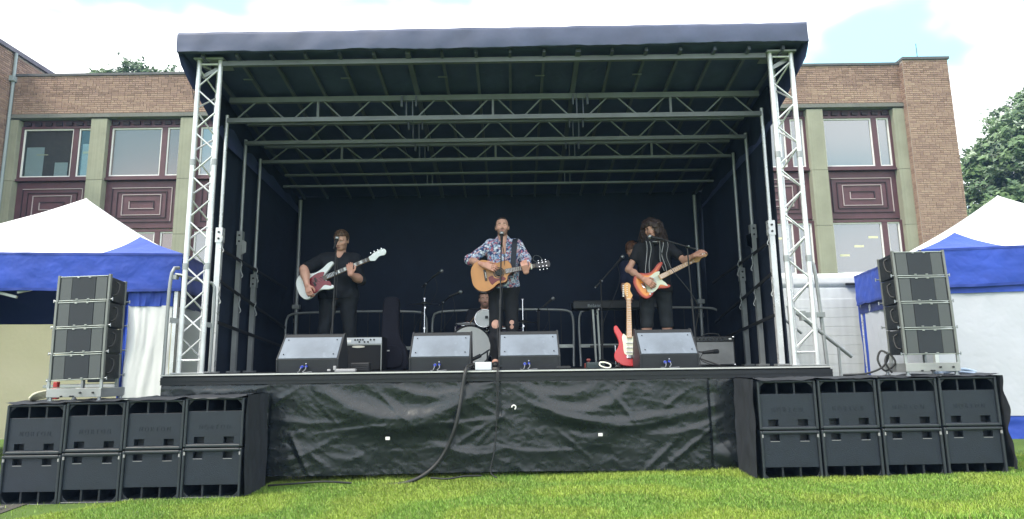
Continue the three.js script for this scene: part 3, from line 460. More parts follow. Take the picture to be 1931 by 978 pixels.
// line arrays: four trapezoid cabinets pinned in a column on a base frame
function cabinet() {
  const t = new THREE.Group(); OFF.set(t, V(0, 0, 0)); const W = 0.219, Hc = 0.223;
  P('cabinet', extr([[-W, 0], [W, 0], [W - 0.05, 0.34], [W - 0.1, 0.36], [-W + 0.1, 0.36], [-W + 0.05, 0.34]], Hc - 0.006, 0.006).rotateX(-Math.PI / 2), M.subBox, t);
  P('grille', rbox(0.206, Hc - 0.02, 0.012, 0, Hc / 2, 0.002, 0.003), mat([0.034, 0.040, 0.050], 0.7, 0.2, { map: T.grille }), t);
  for (const s of [-1, 1]) P('grille', rbox(0.097, Hc - 0.02, 0.012, s * 0.155, Hc / 2, 0.000, 0.003), mat([0.105, 0.115, 0.12], 0.6, 0.2, { map: T.grille }), t);
  for (const s of [-1, 1]) P('rigging_bar', [rbox(0.020, Hc + 0.012, 0.03, s * 0.224, Hc / 2 + 0.004, -0.004, 0.003), rbox(0.024, Hc, 0.03, s * 0.155, Hc / 2 + 0.004, -0.36, 0.003)], M.rigGrey ??= mat([0.22, 0.23, 0.22], 0.5, 0.4, { map: T.dirt }), t);
  P('edge_strip', [rbox(0.42, 0.008, 0.014, 0, 0.004, 0.003, 0.002), rbox(0.42, 0.008, 0.014, 0, Hc - 0.004, 0.003, 0.002)], M.aluDull, t);
  for (const s of [-1, 1]) { P('side_handle', tube([[s * 0.212, 0.05, -0.08], [s * 0.234, 0.06, -0.10], [s * 0.230, 0.16, -0.14], [s * 0.206, 0.18, -0.13]], 0.009, 12, 6), M.rubber, t); P('locking_pin', [cyl(V(s * 0.228, 0.006, -0.004), V(s * 0.258, 0.006, -0.004), 0.006), cyl(V(s * 0.258, -0.008, -0.004), V(s * 0.258, 0.02, -0.004), 0.005), cyl(V(s * 0.16, 0.03, -0.375), V(s * 0.20, 0.03, -0.375), 0.006), cyl(V(s * 0.2, 0.015, -0.375), V(s * 0.2, 0.045, -0.375), 0.006)], M.steel, t); }
  P('fixing_lug', [-0.05, 0.05].flatMap(x => [rbox(0.02, 0.008, 0.01, x, 0.014, 0.01, 0.002), rbox(0.02, 0.008, 0.01, x, Hc - 0.014, 0.01, 0.002)]), M.aluDull, t);
  return t;
}
const cabProto = cabinet();
for (const [side, x, y, turn] of [['left', -3.825, 0.812, 0.02], ['right', 3.66, 0.934, -0.02]]) {
  const f = thing('array_base_frame', `silver base frame under the ${side} line array on top of the subwoofers`, 'speaker frame', [x, y, -5.74], 'line array base frames', false, turn);
  P('front_plate', rbox(0.47, 0.075, 0.012, 0, 0.075, 0, 0.003), M.frameGrey ??= mat([0.36, 0.37, 0.37], 0.5, 0.3, { map: T.dirt }), f);
  for (const s of [-1, 1]) P('side_arm', [rbox(0.012, 0.08, 0.36, s * 0.222, 0.072, -0.18, 0.003), extr([[0, 0.11], [s * 0.026, 0.11], [s * 0.022, 0.2], [0, 0.2]], 0.016, 0.002).translate(s * 0.214, 0, -0.012), rbox(0.024, 0.13, 0.03, s * 0.155, 0.13, -0.36, 0.003)], M.galv, f);
  P('rear_plate', rbox(0.46, 0.07, 0.012, 0, 0.072, -0.36, 0.003), M.galv, f);
  for (const [a, b] of [[-0.21, -0.02], [0.21, -0.02], [-0.21, -0.34], [0.21, -0.34]]) P('foot', [cyl(V(a, 0.0, b), V(a, 0.04, b), 0.014), cyl(V(a, 0, b), V(a, 0.012, b), 0.024)], M.steel, f);
  P('bolt', [-0.02, 0.0, 0.06, 0.17, -0.1].map(a => cyl(V(a, 0.045 + 0.03 * (a > 0), 0.004), V(a, 0.045 + 0.03 * (a > 0), 0.02), 0.008)), M.black, f);
  for (let k = 0; k < 4; k++) {
    const c = cabProto.clone(); c.name = numbered('line_array_cabinet'); c.position.set(x, y + 0.185 + k * 0.232, -5.74 - [0.0, 0.004, 0.012, 0.024][k]); c.rotation.set(-0.012 * k, turn, side === 'left' ? 0.03 : 0); if (side === 'left') c.position.x -= 0.03 * (0.185 + k * 0.232) - 0.015; scene.add(c);
    tag(c, `${['bottom', 'second from bottom', 'second from top', 'top'][k]} grey line array cabinet in the ${side} speaker column`, 'line array speaker', `cabinets of the ${side} line array`);
  }
}
solo('speaker_cable', 'black speaker cable looped beside the foot of the right line array', 'cable', [tube([[3.0, 0.945, -6.0], [3.2, 0.96, -5.95], [3.33, 1.02, -5.92], [3.40, 1.12, -5.95], [3.37, 1.16, -6.0], [3.33, 1.08, -6.0], [3.36, 0.98, -5.95], [3.43, 1.05, -5.9], [3.4, 1.13, -5.93], [3.34, 1.06, -5.9], [3.38, 0.96, -5.88]], 0.009, 80, 6)], M.rubber);
solo('cable_bundle', 'white cable bundle with blue ends lying behind the right line array', 'cable', [tube([[3.95, 0.95, -6.05], [4.1, 0.985, -6.0], [4.2, 0.96, -5.98]], 0.012, 16, 6), tube([[3.9, 0.96, -6.1], [4.05, 0.99, -6.08], [4.18, 0.965, -6.02]], 0.011, 16, 6), tube([[3.85, 0.95, -6.02], [4.0, 0.965, -6.0], [4.15, 0.95, -5.92]], 0.01, 16, 6)], mat([0.45, 0.55, 0.7], 0.5));
solo('rope_bundle', 'cream rope bundle lying on the cloth left of the left line array', 'rope', [0, 1, 2, 3, 4].map(i => tube([[-4.36 + i * 0.01, 0.852 + i * 0.004, -5.95 + i * 0.02], [-4.26, 0.87 + i * 0.01, -5.93 + i * 0.02], [-4.18, 0.90 + i * 0.009, -5.97], [-4.10 - i * 0.01, 0.915 + i * 0.006, -5.99 + i * 0.01]].map(p => [p[0] + 0.02, p[1] - 0.03, p[2]]), 0.012, 20, 6)), mat([0.62, 0.60, 0.45], 0.85));
solo('red_lamp', 'small red lamp box standing behind the left line array foot', 'lamp box', [rbox(0.04, 0.05, 0.04, -4.15, 0.955, -5.98, 0.006), rbox(0.05, 0.1, 0.045, -4.15, 0.875, -5.98, 0.006)], mat([0.4, 0.03, 0.03], 0.4));
// ---------- tents ----------
function tent(label, F, w, W, s, D, eave, slopeE, peakH, grp) { // F: corner nearest the stage; w along the front edge, s towards the back
  const pt = (a, b) => [F[0] + w[0] * a * W + s[0] * b * D, F[1] + w[1] * a * W + s[1] * b * D];
  const c = pt(0.5, 0.5), t = thing('gazebo_tent', label, 'tent', [c[0], 0, c[1]], grp), ey = a => eave + slopeE * a;
  const cor = [[0, 0], [1, 0], [1, 1], [0, 1]];
  const S = (i, u, v, lift = 0) => { const A = cor[i], B = cor[(i + 1) % 4], a = mixn(mixn(A[0], B[0], u), 0.5, v), b = mixn(mixn(A[1], B[1], u), 0.5, v), p = pt(a, b), h = ey(a) + (peakH - ey(a)) * (0.62 * v + 0.38 * v * v) - 0.05 * Math.sin(Math.PI * u) * (1 - v) * v * 2 + 0.012 * nz(u * 5, v * 4, i); return [p[0], h + lift, p[1]]; };
  for (let i = 0; i < 4; i++) {
    P('roof_panel', sheet(24, 20, (u, v) => S(i, u, v)), M.tentWhite, t);
    const L = i % 2 ? D : W;
    for (const e of [0, 1]) P('corner_panel', sheet(14, 14, (a, v) => { const vv = v * 0.40, u = a * (0.95 / L) * (1 - v) / (1 - vv); return S(i, e ? 1 - u : u, vv, 0.008); }), M.tentBlue, t);
    const A = cor[i], B = cor[(i + 1) % 4], out = [[-s[0], -s[1]], [w[0], w[1]], [s[0], s[1]], [-w[0], -w[1]]][i];
    const vf = (lift, v0) => (u, vv) => { const v = v0 + (1 - v0) * vv; const a = mixn(A[0], B[0], u), b = mixn(A[1], B[1], u), p = pt(a, b), k = lift + 0.015 + 0.022 * v * nz(u * 9, v * 1.5, i + 4) + 0.012 * nz(u * 26 + v * 5, v * 4, i); return [p[0] + out[0] * k, ey(a) + 0.01 - v * (0.47 + 0.02 * nz(u * 6, 2, i)), p[1] + out[1] * k]; }; P('valance', sheet(70, 12, vf(0, 0)), M.tentBlue, t);
    P('hem', sheet(70, 2, vf(0.005, 0.93)), M.tentHem ??= mat([0.016, 0.05, 0.34], 0.6, 0, { map: T.dirt }), t); P('hem', sheet(70, 2, (u, v) => vf(0.005, 0)(u, v * 0.06)), M.tentHem, t);
  }
  for (const [a, b] of cor) { const k = [mixn(a, 0.5, 0.03), mixn(b, 0.5, 0.03)], p = pt(...k); P('leg', beam(V(p[0], gy(p[0], p[1]), p[1]), V(p[0], ey(a) - 0.04, p[1]), 0.045, 0.045, V(0, 0, 1)), M.alu, t); }
  return { t, pt, ey };
}
{
  const { t, pt, ey } = tent('white peaked gazebo with blue valance and open front left of the stage', [-4.12, -8], [-0.985, 0.17], 3.7, [-0.17, -0.985], 3.0, 2.5, -0.03, 3.56, 'white and blue gazebo tents');
  const wall = (name, a0, b0, a1, b1, y0, y1, m, k = 0.02, n = 40, seed = 1, inset = 0) => P(name, sheet(n, 16, (u, v) => { const a = mixn(a0, a1, u), b = mixn(b0, b1, u), p = pt(a, b); const q = k * nz(u * 8, v * 2, seed) + k * 0.7 * nz(u * 20 + v, v * 3, seed + 3); return [p[0] + q + inset, mixn(y0, y1, v), p[1] + q]; }), m, t);
  wall('back_wall', 0.985, 0.98, 0.02, 0.98, 1.83, 0.05, M.tentBeige, 0.02, 20, 2); wall('back_wall_band', 0.985, 0.975, 0.02, 0.975, 2.46, 1.82, M.tentBlueShade, 0.02, 40, 3);
  wall('side_wall', 0.985, 0.02, 0.985, 0.975, 2.46, 0.05, M.tentBlueShade, 0.03, 40, 4);
  wall('side_wall', 0.012, 0.02, 0.012, 0.975, 1.86, 0.05, M.tentWhiteShade, 0.016, 40, 5); wall('side_wall_band', 0.010, 0.02, 0.010, 0.975, 2.46, 1.85, M.tentBlueShade, 0.02, 40, 6);
  wall('front_curtain', 0.025, 0.012, 0.165, 0.012, 1.86, 0.08, M.tentWhite, 0.018, 16, 7); wall('curtain_band', 0.025, 0.010, 0.165, 0.010, 2.42, 1.85, M.tentBlue, 0.02, 30, 8);
  wall('curtain_edge', 0.163, 0.010, 0.178, 0.014, 1.86, 0.08, M.tentBlue, 0.05, 10, 9);
  const p0 = pt(0.1, 0.02), p1 = pt(0.5, 0.02), p2 = pt(0.9, 0.02), yb = 1.93;
  P('roof_strut', [beam(V(p1[0], 2.02, p1[1]), V(p0[0], 2.38, p0[1]), 0.03, 0.03), beam(V(p1[0], 2.34, p1[1]), V(p0[0], 1.98, p0[1]), 0.03, 0.03), beam(V(p2[0], 2.02, p2[1]), V(p1[0], 2.38, p1[1]), 0.03, 0.03), beam(V(p2[0], 2.36, p2[1]), V(p1[0], 1.96, p1[1]), 0.03, 0.03)], M.aluDull, t);
}
{
  const { t, pt } = tent('white peaked gazebo with blue valance and closed white front right of the stage', [5.02, -7.85], [0.982, 0.19], 3.1, [0.19, -0.982], 2.5, 2.40, 0, 3.32, 'white and blue gazebo tents');
  const wall = (name, a0, b0, a1, b1, y0, y1, m, k, n, seed) => P(name, sheet(n, 16, (u, v) => { const a = mixn(a0, a1, u), b = mixn(b0, b1, u), p = pt(a, b), q = k * nz(u * 8, v * 2, seed) + k * 0.7 * nz(u * 20 + v, v * 3, seed + 3); return [p[0] + q, mixn(y0, y1, v), p[1] + q]; }), m, t);
  wall('front_wall', 0.01, 0.012, 0.99, 0.012, 1.95, 0.42, M.tentWhiteShade, 0.016, 60, 2); wall('front_wall_hem', 0.01, 0.011, 0.99, 0.011, 0.425, 0.12, M.tentBlue, 0.03, 60, 2.5);
  wall('front_wall_band', 0.01, 0.006, 0.99, 0.006, 2.36, 1.86, M.tentBlue, 0.012, 60, 3);
  wall('side_wall', 0.012, 0.02, 0.012, 0.93, 2.0, 0.42, M.tentWhiteShade, 0.016, 40, 4); wall('side_wall_band', 0.008, 0.02, 0.008, 1.0, 2.36, 1.80, M.tentBlueShade, 0.012, 40, 5); wall('side_wall_edge', 0.012, 0.925, 0.010, 1.03, 2.1, 0.1, M.tentBlue, 0.03, 12, 6); wall('side_wall_hem', 0.010, 0.02, 0.010, 0.93, 0.425, 0.12, M.tentBlue, 0.03, 40, 7);
  wall('back_wall', 0.01, 0.99, 0.99, 0.99, 2.36, 0.1, M.tentWhiteShade, 0.016, 40, 8); wall('far_wall', 0.99, 0.01, 0.99, 0.99, 2.36, 0.1, M.tentWhiteShade, 0.016, 40, 9);
}
// ---------- trailer and gear behind the stage ----------
{
  const t = thing('box_trailer', 'white box trailer parked behind the right side of the stage', 'trailer', [5.0, 0, -12]), wm = mat([0.72, 0.75, 0.76], 0.45, 0, { map: T.streak });
  P('body', rbox(3.6, 1.9, 2.1, 5.3, 1.32, -11.6, 0.03), wm, t);
  for (let i = 0; i < 11; i++) P('panel', rbox(3.5, 0.147, 0.012, 5.3, 0.50 + i * 0.15, -10.546, 0.003), wm, t);
  P('roof_cap', [rbox(3.66, 0.24, 2.16, 5.3, 2.38, -11.6, 0.09)], mat([0.75, 0.77, 0.78], 0.5, 0, { map: T.dirt }), t);
  P('marker_lamp', rbox(0.22, 0.04, 0.04, 5.55, 2.31, -10.51, 0.01), M.black, t);
  for (const x of [4.4, 6.2]) { const w = P('wheel', new THREE.CylinderGeometry(0.3, 0.3, 0.2, 24).rotateX(Math.PI / 2).translate(x, 0.36, -10.8), M.rubber, t); P('rim', new THREE.CylinderGeometry(0.17, 0.17, 0.21, 20).rotateX(Math.PI / 2).translate(x, 0.36, -10.795), M.galv, w); }
}
{
  const t = thing('equipment_rack', 'stack of black rack units on a grey folding table inside the left tent', 'equipment rack', [-5.35, 0.1, -8.9]);
  for (let i = 0; i < 5; i++) P('rack_unit', [rbox(0.5, 0.11, 0.4, -5.42 + 0.02 * (i % 2), 0.98 + i * 0.12, -8.95, 0.01)], i % 2 ? M.rubber : M.subBox, t);
  P('table_top', [rbox(1.3, 0.04, 0.6, -5.5, 0.88, -8.9, 0.01), rbox(0.7, 0.05, 0.3, -5.3, 0.80, -8.5, 0.01)], mat([0.55, 0.55, 0.54], 0.5), t);
  for (const [x, z] of [[-6.1, -8.65], [-4.9, -8.65], [-6.1, -9.15], [-4.9, -9.15]]) P('table_leg', cyl(V(x, gy(x, z), z), V(x, 0.87, z), 0.015), M.galv, t);
  P('indicator_panel', [0, 1, 2, 3].map(i => rbox(0.05, 0.02, 0.01, -5.3 + 0.05 * (i % 3), 1.0 + i * 0.12, -8.74, 0.003)), M.aluDull, t);
}
// ---------- guitars ----------
const woodAmber = mat([0.52, 0.23, 0.065], 0.3, 0, { map: T.streak }), woodMaple = mat([0.55, 0.30, 0.11], 0.35, 0, { map: T.streak }), woodDark = mat([0.05, 0.028, 0.018], 0.45, 0, { map: T.streak }), mahog = mat([0.11, 0.028, 0.018], 0.3, 0, { map: T.streak });
const STRAT = [[-0.20, 0], [-0.19, 0.08], [-0.14, 0.145], [-0.07, 0.155], [0, 0.118], [0.05, 0.108], [0.11, 0.128], [0.17, 0.155], [0.222, 0.158], [0.235, 0.135], [0.19, 0.098], [0.135, 0.06], [0.12, 0.03], [0.12, -0.03], [0.125, -0.06], [0.15, -0.098], [0.178, -0.132], [0.162, -0.152], [0.10, -0.142], [0.04, -0.115], [-0.02, -0.12], [-0.09, -0.155], [-0.15, -0.15], [-0.19, -0.09]].map(([x, y]) => [x + 0.095, y]);
const BASS = STRAT.map(([x, y]) => [x * 1.1 + (x > 0.2 && y > 0.05 ? 0.03 : 0), y * 1.02]);
const SGUARD = [[0.0, -0.05], [0.01, -0.10], [0.06, -0.115], [0.12, -0.10], [0.17, -0.075], [0.235, -0.125], [0.235, -0.085], [0.218, -0.045], [0.218, 0.03], [0.24, 0.06], [0.20, 0.075], [0.13, 0.065], [0.06, 0.06], [0.02, 0.045]];
const BGUARD = [[0.03, -0.03], [0.02, -0.10], [0.06, -0.13], [0.14, -0.105], [0.2, -0.08], [0.27, -0.12], [0.27, -0.06], [0.23, -0.035], [0.23, 0.035], [0.25, 0.07], [0.2, 0.09], [0.12, 0.085], [0.06, 0.06], [0.04, 0.04]];
const SHEAD = [[0, 0.0215], [0.03, 0.028], [0.06, 0.042], [0.10, 0.046], [0.15, 0.05], [0.178, 0.04], [0.19, 0.015], [0.178, -0.012], [0.155, -0.024], [0.13, -0.018], [0.10, -0.016], [0.07, -0.03], [0.045, -0.042], [0.025, -0.034], [0, -0.0215]];
function burst(outline) {
  const W = 160, H = 128, d = new Uint8Array(W * H * 4), x0 = -0.13, x1 = 0.36, y0 = -0.18, y1 = 0.18;
  for (let j = 0; j < H; j++) for (let i = 0; i < W; i++) {
    const x = mixn(x0, x1, i / W), y = mixn(y0, y1, j / H); let m = 1;
    for (let k = 0; k < outline.length; k++) m = Math.min(m, Math.hypot(x - outline[k][0], y - outline[k][1]));
    const a = sstep(0.004, 0.014, m), b = sstep(0.014, 0.05, m), c0 = [70, 12, 10], c1 = [165, 50, 26], c2 = [236, 150, 66], o = (j * W + i) * 4;
    for (let k = 0; k < 3; k++) d[o + k] = mixn(mixn(c0[k], c1[k], a), c2[k], b); d[o + 3] = 255;
  }
  const t = new THREE.DataTexture(d, W, H); t.colorSpace = THREE.SRGBColorSpace; t.magFilter = THREE.LinearFilter; t.needsUpdate = true; return t;
}
function electric(name, label, origin, nut, zhint, o) {
  const t = thing(name, label, 'guitar', origin, undefined, false);
  const X = V(...nut).sub(V(...origin)).normalize(), Z = V(...zhint).normalize(), Y = V().crossVectors(Z, X).normalize(); Z.crossVectors(X, Y);
  t.quaternion.setFromRotationMatrix(new THREE.Matrix4().makeBasis(X, Y, Z));
  const L = o.L, out = smooth(o.outline, 110), body = extr(out, 0.045, 0.010, { bs: 3 }).translate(0, 0, -0.045);
  if (o.burst) { const p = body.attributes.position, uv = body.attributes.uv; for (let i = 0; i < p.count; i++) uv.setXY(i, (p.getX(i) + 0.13) / 0.49, (p.getY(i) + 0.18) / 0.36); }
  P('body', body, o.burst ? mat([1, 1, 1], 0.16, 0, { map: burst(out) }) : o.bodyMat, t, { keepUV: !!o.burst });
  P('pickguard', extr(smooth(o.guard, 60), 0.003, 0.001, { bs: 1 }), o.guardMat, t);
  const px = o.bass ? [0.10, 0.125] : [0.045, 0.095, 0.145];
  px.forEach((x, i) => P('pickup', rbox(o.bass ? 0.022 : 0.018, o.bass ? 0.055 : 0.072, 0.008, x, o.bass ? (i ? 0.022 : -0.022) : 0, 0.006, 0.004), o.bass ? M.black : M.wht, t));
  P('bridge', [rbox(0.036, o.bass ? 0.08 : 0.06, 0.010, -0.004, 0, 0.005, 0.003)], M.chrome, t);
  for (const [x, y] of [[0.05, -0.085], [0.02, -0.105], [-0.01, -0.12]]) P('knob', new THREE.CylinderGeometry(0.009, 0.010, 0.014, 14).rotateX(Math.PI / 2).translate(x + 0.02, y, 0.009), o.bass ? M.chrome : M.wht, t);
  if (!o.bass) P('tremolo_arm', tube([[0.01, -0.03, 0.012], [0.0, -0.06, 0.02], [-0.02, -0.09, 0.02]], 0.003, 10, 5), M.black, t);
  const n0 = o.nx ?? 0.205;
  P('neck', extr([[n0, -0.028], [L, -0.0215], [L, 0.0215], [n0, 0.028]], 0.022, 0.006).translate(0, 0, -0.012), o.neckMat, t);
  const fb = P('fretboard', extr([[n0 - 0.01, -0.028], [L, -0.0205], [L, 0.0205], [n0 - 0.01, 0.028]], 0.006, 0.001, { bs: 1 }).translate(0, 0, 0.010), o.boardMat, t);
  const fret = k => L - L * Math.pow(2, -k / 12), F = [];
  for (let k = 1; k < 20; k++) { const x = L - (L - L * Math.pow(2, -k / 12)) * -1 - L + 0; const fx = L * Math.pow(2, -k / 12); if (fx > n0) F.push(box(0.002, 0.046, 0.002, fx, 0, 0.0165)); }
  P('frets', F, M.chrome, fb);
  for (const k of [3, 5, 7, 9, 12]) { const a = L * Math.pow(2, -k / 12), b = L * Math.pow(2, -(k - 1) / 12), x = (a + b) / 2; if (o.blocks) P('inlay', box((b - a) * 0.62, 0.036, 0.0014, x, 0, 0.0162), M.wht, fb); else P('inlay', new THREE.CylinderGeometry(0.0035, 0.0035, 0.0014, 10).rotateX(Math.PI / 2).translate(x, 0, 0.0162), M.black, fb); }
  P('nut', box(0.004, 0.042, 0.008, L, 0, 0.013), M.wht, t);
  const hs = o.headScale ?? 1, hd = P('headstock', extr(smooth(SHEAD, 60), 0.014, 0.003).scale(hs, hs, 1).translate(L, 0, -0.004), o.headMat, t);
  const nt = o.bass ? 4 : 6;
  for (let i = 0; i < nt; i++) { const x = L + hs * (0.035 + 0.118 * i / (nt - 1)), y = hs * 0.030; P('tuner', [new THREE.CylinderGeometry(0.005, 0.005, 0.014, 10).rotateX(Math.PI / 2).translate(x, y - 0.012, 0.014), rbox(0.012, 0.018, 0.008, x, y + 0.026 * hs, 0.002, 0.003)], o.tunerMat ?? M.chrome, hd); }
  const st = []; for (let i = 0; i < nt; i++) { const k = (i / (nt - 1) - 0.5); st.push(cyl(V(0, k * 0.052, 0.014), V(L, k * 0.034, 0.019), 0.0007 + 0.0006 * i / nt, undefined, 4)); }
  P('strings', st, M.steel, t, { kind: 'stuff' });
  return t;
}
const creamGuard = mat([0.68, 0.70, 0.55], 0.4), whitePaint = mat([0.80, 0.82, 0.84], 0.18), redGuard = mat([0.27, 0.035, 0.05], 0.25, 0, { map: T.dirt }), fiesta = mat([0.46, 0.045, 0.05], 0.2);
const GB = { o: [-2.44, 2.035, -7.62], n: [-1.705, 2.354, -7.66] };
electric('bass_guitar', 'white bass guitar with dark red pickguard held by the bass player', GB.o, GB.n, [-0.05, 0.08, 1], { L: 0.80, outline: BASS, guard: BGUARD, guardMat: redGuard, bodyMat: whitePaint, bass: true, neckMat: woodMaple, boardMat: mat([0.10, 0.08, 0.07], 0.5), headMat: whitePaint, headScale: 1.15, blocks: true, nx: 0.225 });
const GG = { o: [1.487, 1.945, -7.28], n: [2.069, 2.224, -7.31] };
electric('electric_guitar', 'sunburst electric guitar with cream pickguard held by the long-haired guitarist', GG.o, GG.n, [-0.08, 0.1, 1], { L: 0.645, outline: STRAT, guard: SGUARD, guardMat: creamGuard, burst: true, neckMat: woodMaple, boardMat: woodMaple, headMat: woodMaple });
electric('electric_guitar', 'red electric guitar with cream pickguard standing upright on the stage edge', [1.213, 1.15, -6.84], [1.243, 1.60, -6.94], [-0.05, 0.12, 1], { L: 0.625, outline: STRAT, guard: SGUARD, guardMat: creamGuard, bodyMat: fiesta, neckMat: woodMaple, boardMat: woodMaple, headMat: woodMaple, tunerMat: M.wht });
{
  const t = thing('guitar_stand', 'low black stand carrying the red electric guitar', 'guitar stand', [1.215, DY, -6.95]);
  P('yoke', [tube([[1.085, 1.05, -6.80], [1.115, 1.10, -6.86], [1.215, 1.09, -6.95], [1.315, 1.10, -6.86], [1.345, 1.05, -6.80]], 0.009, 24, 6), cyl(V(1.215, 1.09, -6.95), V(1.215, 1.42, -6.99), 0.01)], M.black, t);
  for (const [x, z] of [[1.075, -6.78], [1.355, -6.78], [1.215, -7.2]]) P('leg', [cyl(V(1.215, 1.075, -6.97), V(x, 1.036, z), 0.009), sph(0.014, x, 1.045, z, 8, 6)], M.black, t);
  P('upright_bar', cyl(V(1.090, 1.04, -6.98), V(1.090, 1.27, -6.98), 0.008), M.chrome, t);
}
{ // acoustic
  const A = [-0.318 + 0.02, 2.064, -7.13], N = [0.255, 2.158, -7.10];
  const t = thing('acoustic_guitar', 'amber acoustic guitar with dark red pickguard held by the singer', 'guitar', A, undefined, false), X = V(...N).sub(V(...A)); const L = X.length(); X.normalize(); const Z = V(0.04, 0.10, 1).normalize(), Y = V().crossVectors(Z, X).normalize(); Z.crossVectors(X, Y);
  t.quaternion.setFromRotationMatrix(new THREE.Matrix4().makeBasis(X, Y, Z)); t.updateMatrixWorld(true); const k = 0.93;
  const out = smooth([[-0.17, 0], [-0.16, 0.1], [-0.11, 0.168], [-0.02, 0.195], [0.07, 0.168], [0.14, 0.128], [0.22, 0.132], [0.285, 0.13], [0.32, 0.09], [0.33, 0.03], [0.325, -0.02], [0.292, -0.038], [0.262, -0.065], [0.25, -0.10], [0.225, -0.125], [0.18, -0.128], [0.13, -0.13], [0.07, -0.168], [-0.02, -0.195], [-0.11, -0.168], [-0.16, -0.1]].map(p => [p[0] * k, p[1] * k]), 120);
  P('body', extr(out, 0.085, 0.006, { bs: 2 }).translate(0, 0, -0.089), mahog, t);
  const hx = 0.165 * k, hole = Array.from({ length: 28 }, (_, i) => [hx + 0.047 * Math.cos(-i / 28 * TWO), 0.047 * Math.sin(-i / 28 * TWO)]);
  P('soundboard', extr(out.map(p => [p[0] * 0.992, p[1] * 0.992]), 0.005, 0.0015, { bs: 1, holes: [hole] }).translate(0, 0, -0.004), woodAmber, t);
  P('sound_hole', new THREE.CylinderGeometry(0.05, 0.05, 0.002, 30).rotateX(Math.PI / 2).translate(hx, 0, -0.0035), M.dark, t);
  P('rosette', new THREE.RingGeometry(0.050, 0.062, 36).translate(hx, 0, 0.0022), woodDark, t);
  P('pickguard', extr(smooth([[0.03, -0.035], [0.06, -0.13], [0.09, -0.115], [0.14, -0.095], [0.20, -0.105], [0.235, -0.09], [0.205, -0.055], [0.15, -0.068], [0.10, -0.05], [0.085, -0.02]].map(p => [p[0] * k, p[1] * k]), 50), 0.002, 0.0005, { bs: 1 }).translate(0, 0, 0.001), mat([0.13, 0.012, 0.012], 0.25), t);
  P('bridge', [rbox(0.028, 0.13, 0.008, 0, 0, 0.005, 0.003)], woodDark, t); P('saddle', box(0.004, 0.07, 0.006, 0.005, 0, 0.011), M.wht, t);
  P('neck', extr([[0.30, -0.027], [L, -0.022], [L, 0.022], [0.30, 0.027]], 0.02, 0.006).translate(0, 0, -0.012), mahog, t);
  const fb = P('fretboard', extr([[0.225, -0.028], [L, -0.0215], [L, 0.0215], [0.225, 0.028]], 0.007, 0.001, { bs: 1 }).translate(0, 0, 0.006), mat([0.14, 0.10, 0.075], 0.5, 0, { map: T.streak }), t), F = [];
  for (let i = 1; i < 18; i++) { const x = L * Math.pow(2, -i / 12); if (x > 0.23) F.push(box(0.002, 0.046, 0.002, x, 0, 0.0135)); } P('frets', F, M.chrome, fb);
  const hd = P('headstock', extr([[0, -0.021], [0, 0.021], [0.03, 0.034], [0.16, 0.040], [0.172, 0.0], [0.16, -0.040], [0.03, -0.034]], 0.014, 0.002).rotateY(0.16).translate(L, 0, 0.0), M.blackGloss, t);
  for (const s of [-1, 1]) for (let i = 0; i < 3; i++) P('tuner', [rbox(0.012, 0.014, 0.008, L + 0.045 + i * 0.04, s * 0.052, -0.008 - 0.006 * i, 0.004), new THREE.CylinderGeometry(0.006, 0.006, 0.014, 10).rotateX(Math.PI / 2).translate(L + 0.045 + i * 0.04, s * 0.022, 0.012 - 0.006 * i)], M.chrome, hd);
  P('capo', [rbox(0.016, 0.066, 0.03, L - 0.045, 0, 0.008, 0.005)], mat([0.7, 0.68, 0.55], 0.35, 0.4), t);
  const st = []; for (let i = 0; i < 6; i++) st.push(cyl(V(0, (i / 5 - 0.5) * 0.055, 0.013), V(L, (i / 5 - 0.5) * 0.034, 0.016), 0.001, undefined, 4)); P('strings', st, M.steel, t, { kind: 'stuff' });
  P('loose_string_end', tube([[L + 0.03, 0.03, 0.01], [L - 0.01, 0.07, 0.03], [L + 0.02, 0.11, 0.03], [L + 0.07, 0.09, 0.02], [L + 0.09, 0.05, 0.01]], 0.0012, 20, 4), M.steel, t);
  // strap over the player's left shoulder, brought into the guitar's own axes
  const inv = t.matrixWorld.clone().invert(), path = new THREE.CatmullRomCurve3([[0.10, 2.38, -7.56], [0.075, 2.49, -7.50], [0.05, 2.525, -7.40], [0.035, 2.47, -7.275], [0.025, 2.36, -7.235], [0.015, 2.24, -7.215], [0.0, 2.12, -7.20], [-0.02, 2.06, -7.19]].map(p => V(...p)));
  const rib = z => sheet(30, 3, (u, v) => { const p = path.getPoint(u); return V(p.x + (v - 0.5) * 0.062, p.y + (v - 0.5) * 0.004, p.z + z + (u < 0.3 ? 0.006 : 0)).applyMatrix4(inv).toArray(); });
  P('strap', [rib(0), rib(0.004)], mat([0.014, 0.018, 0.030], 0.7), t);
}
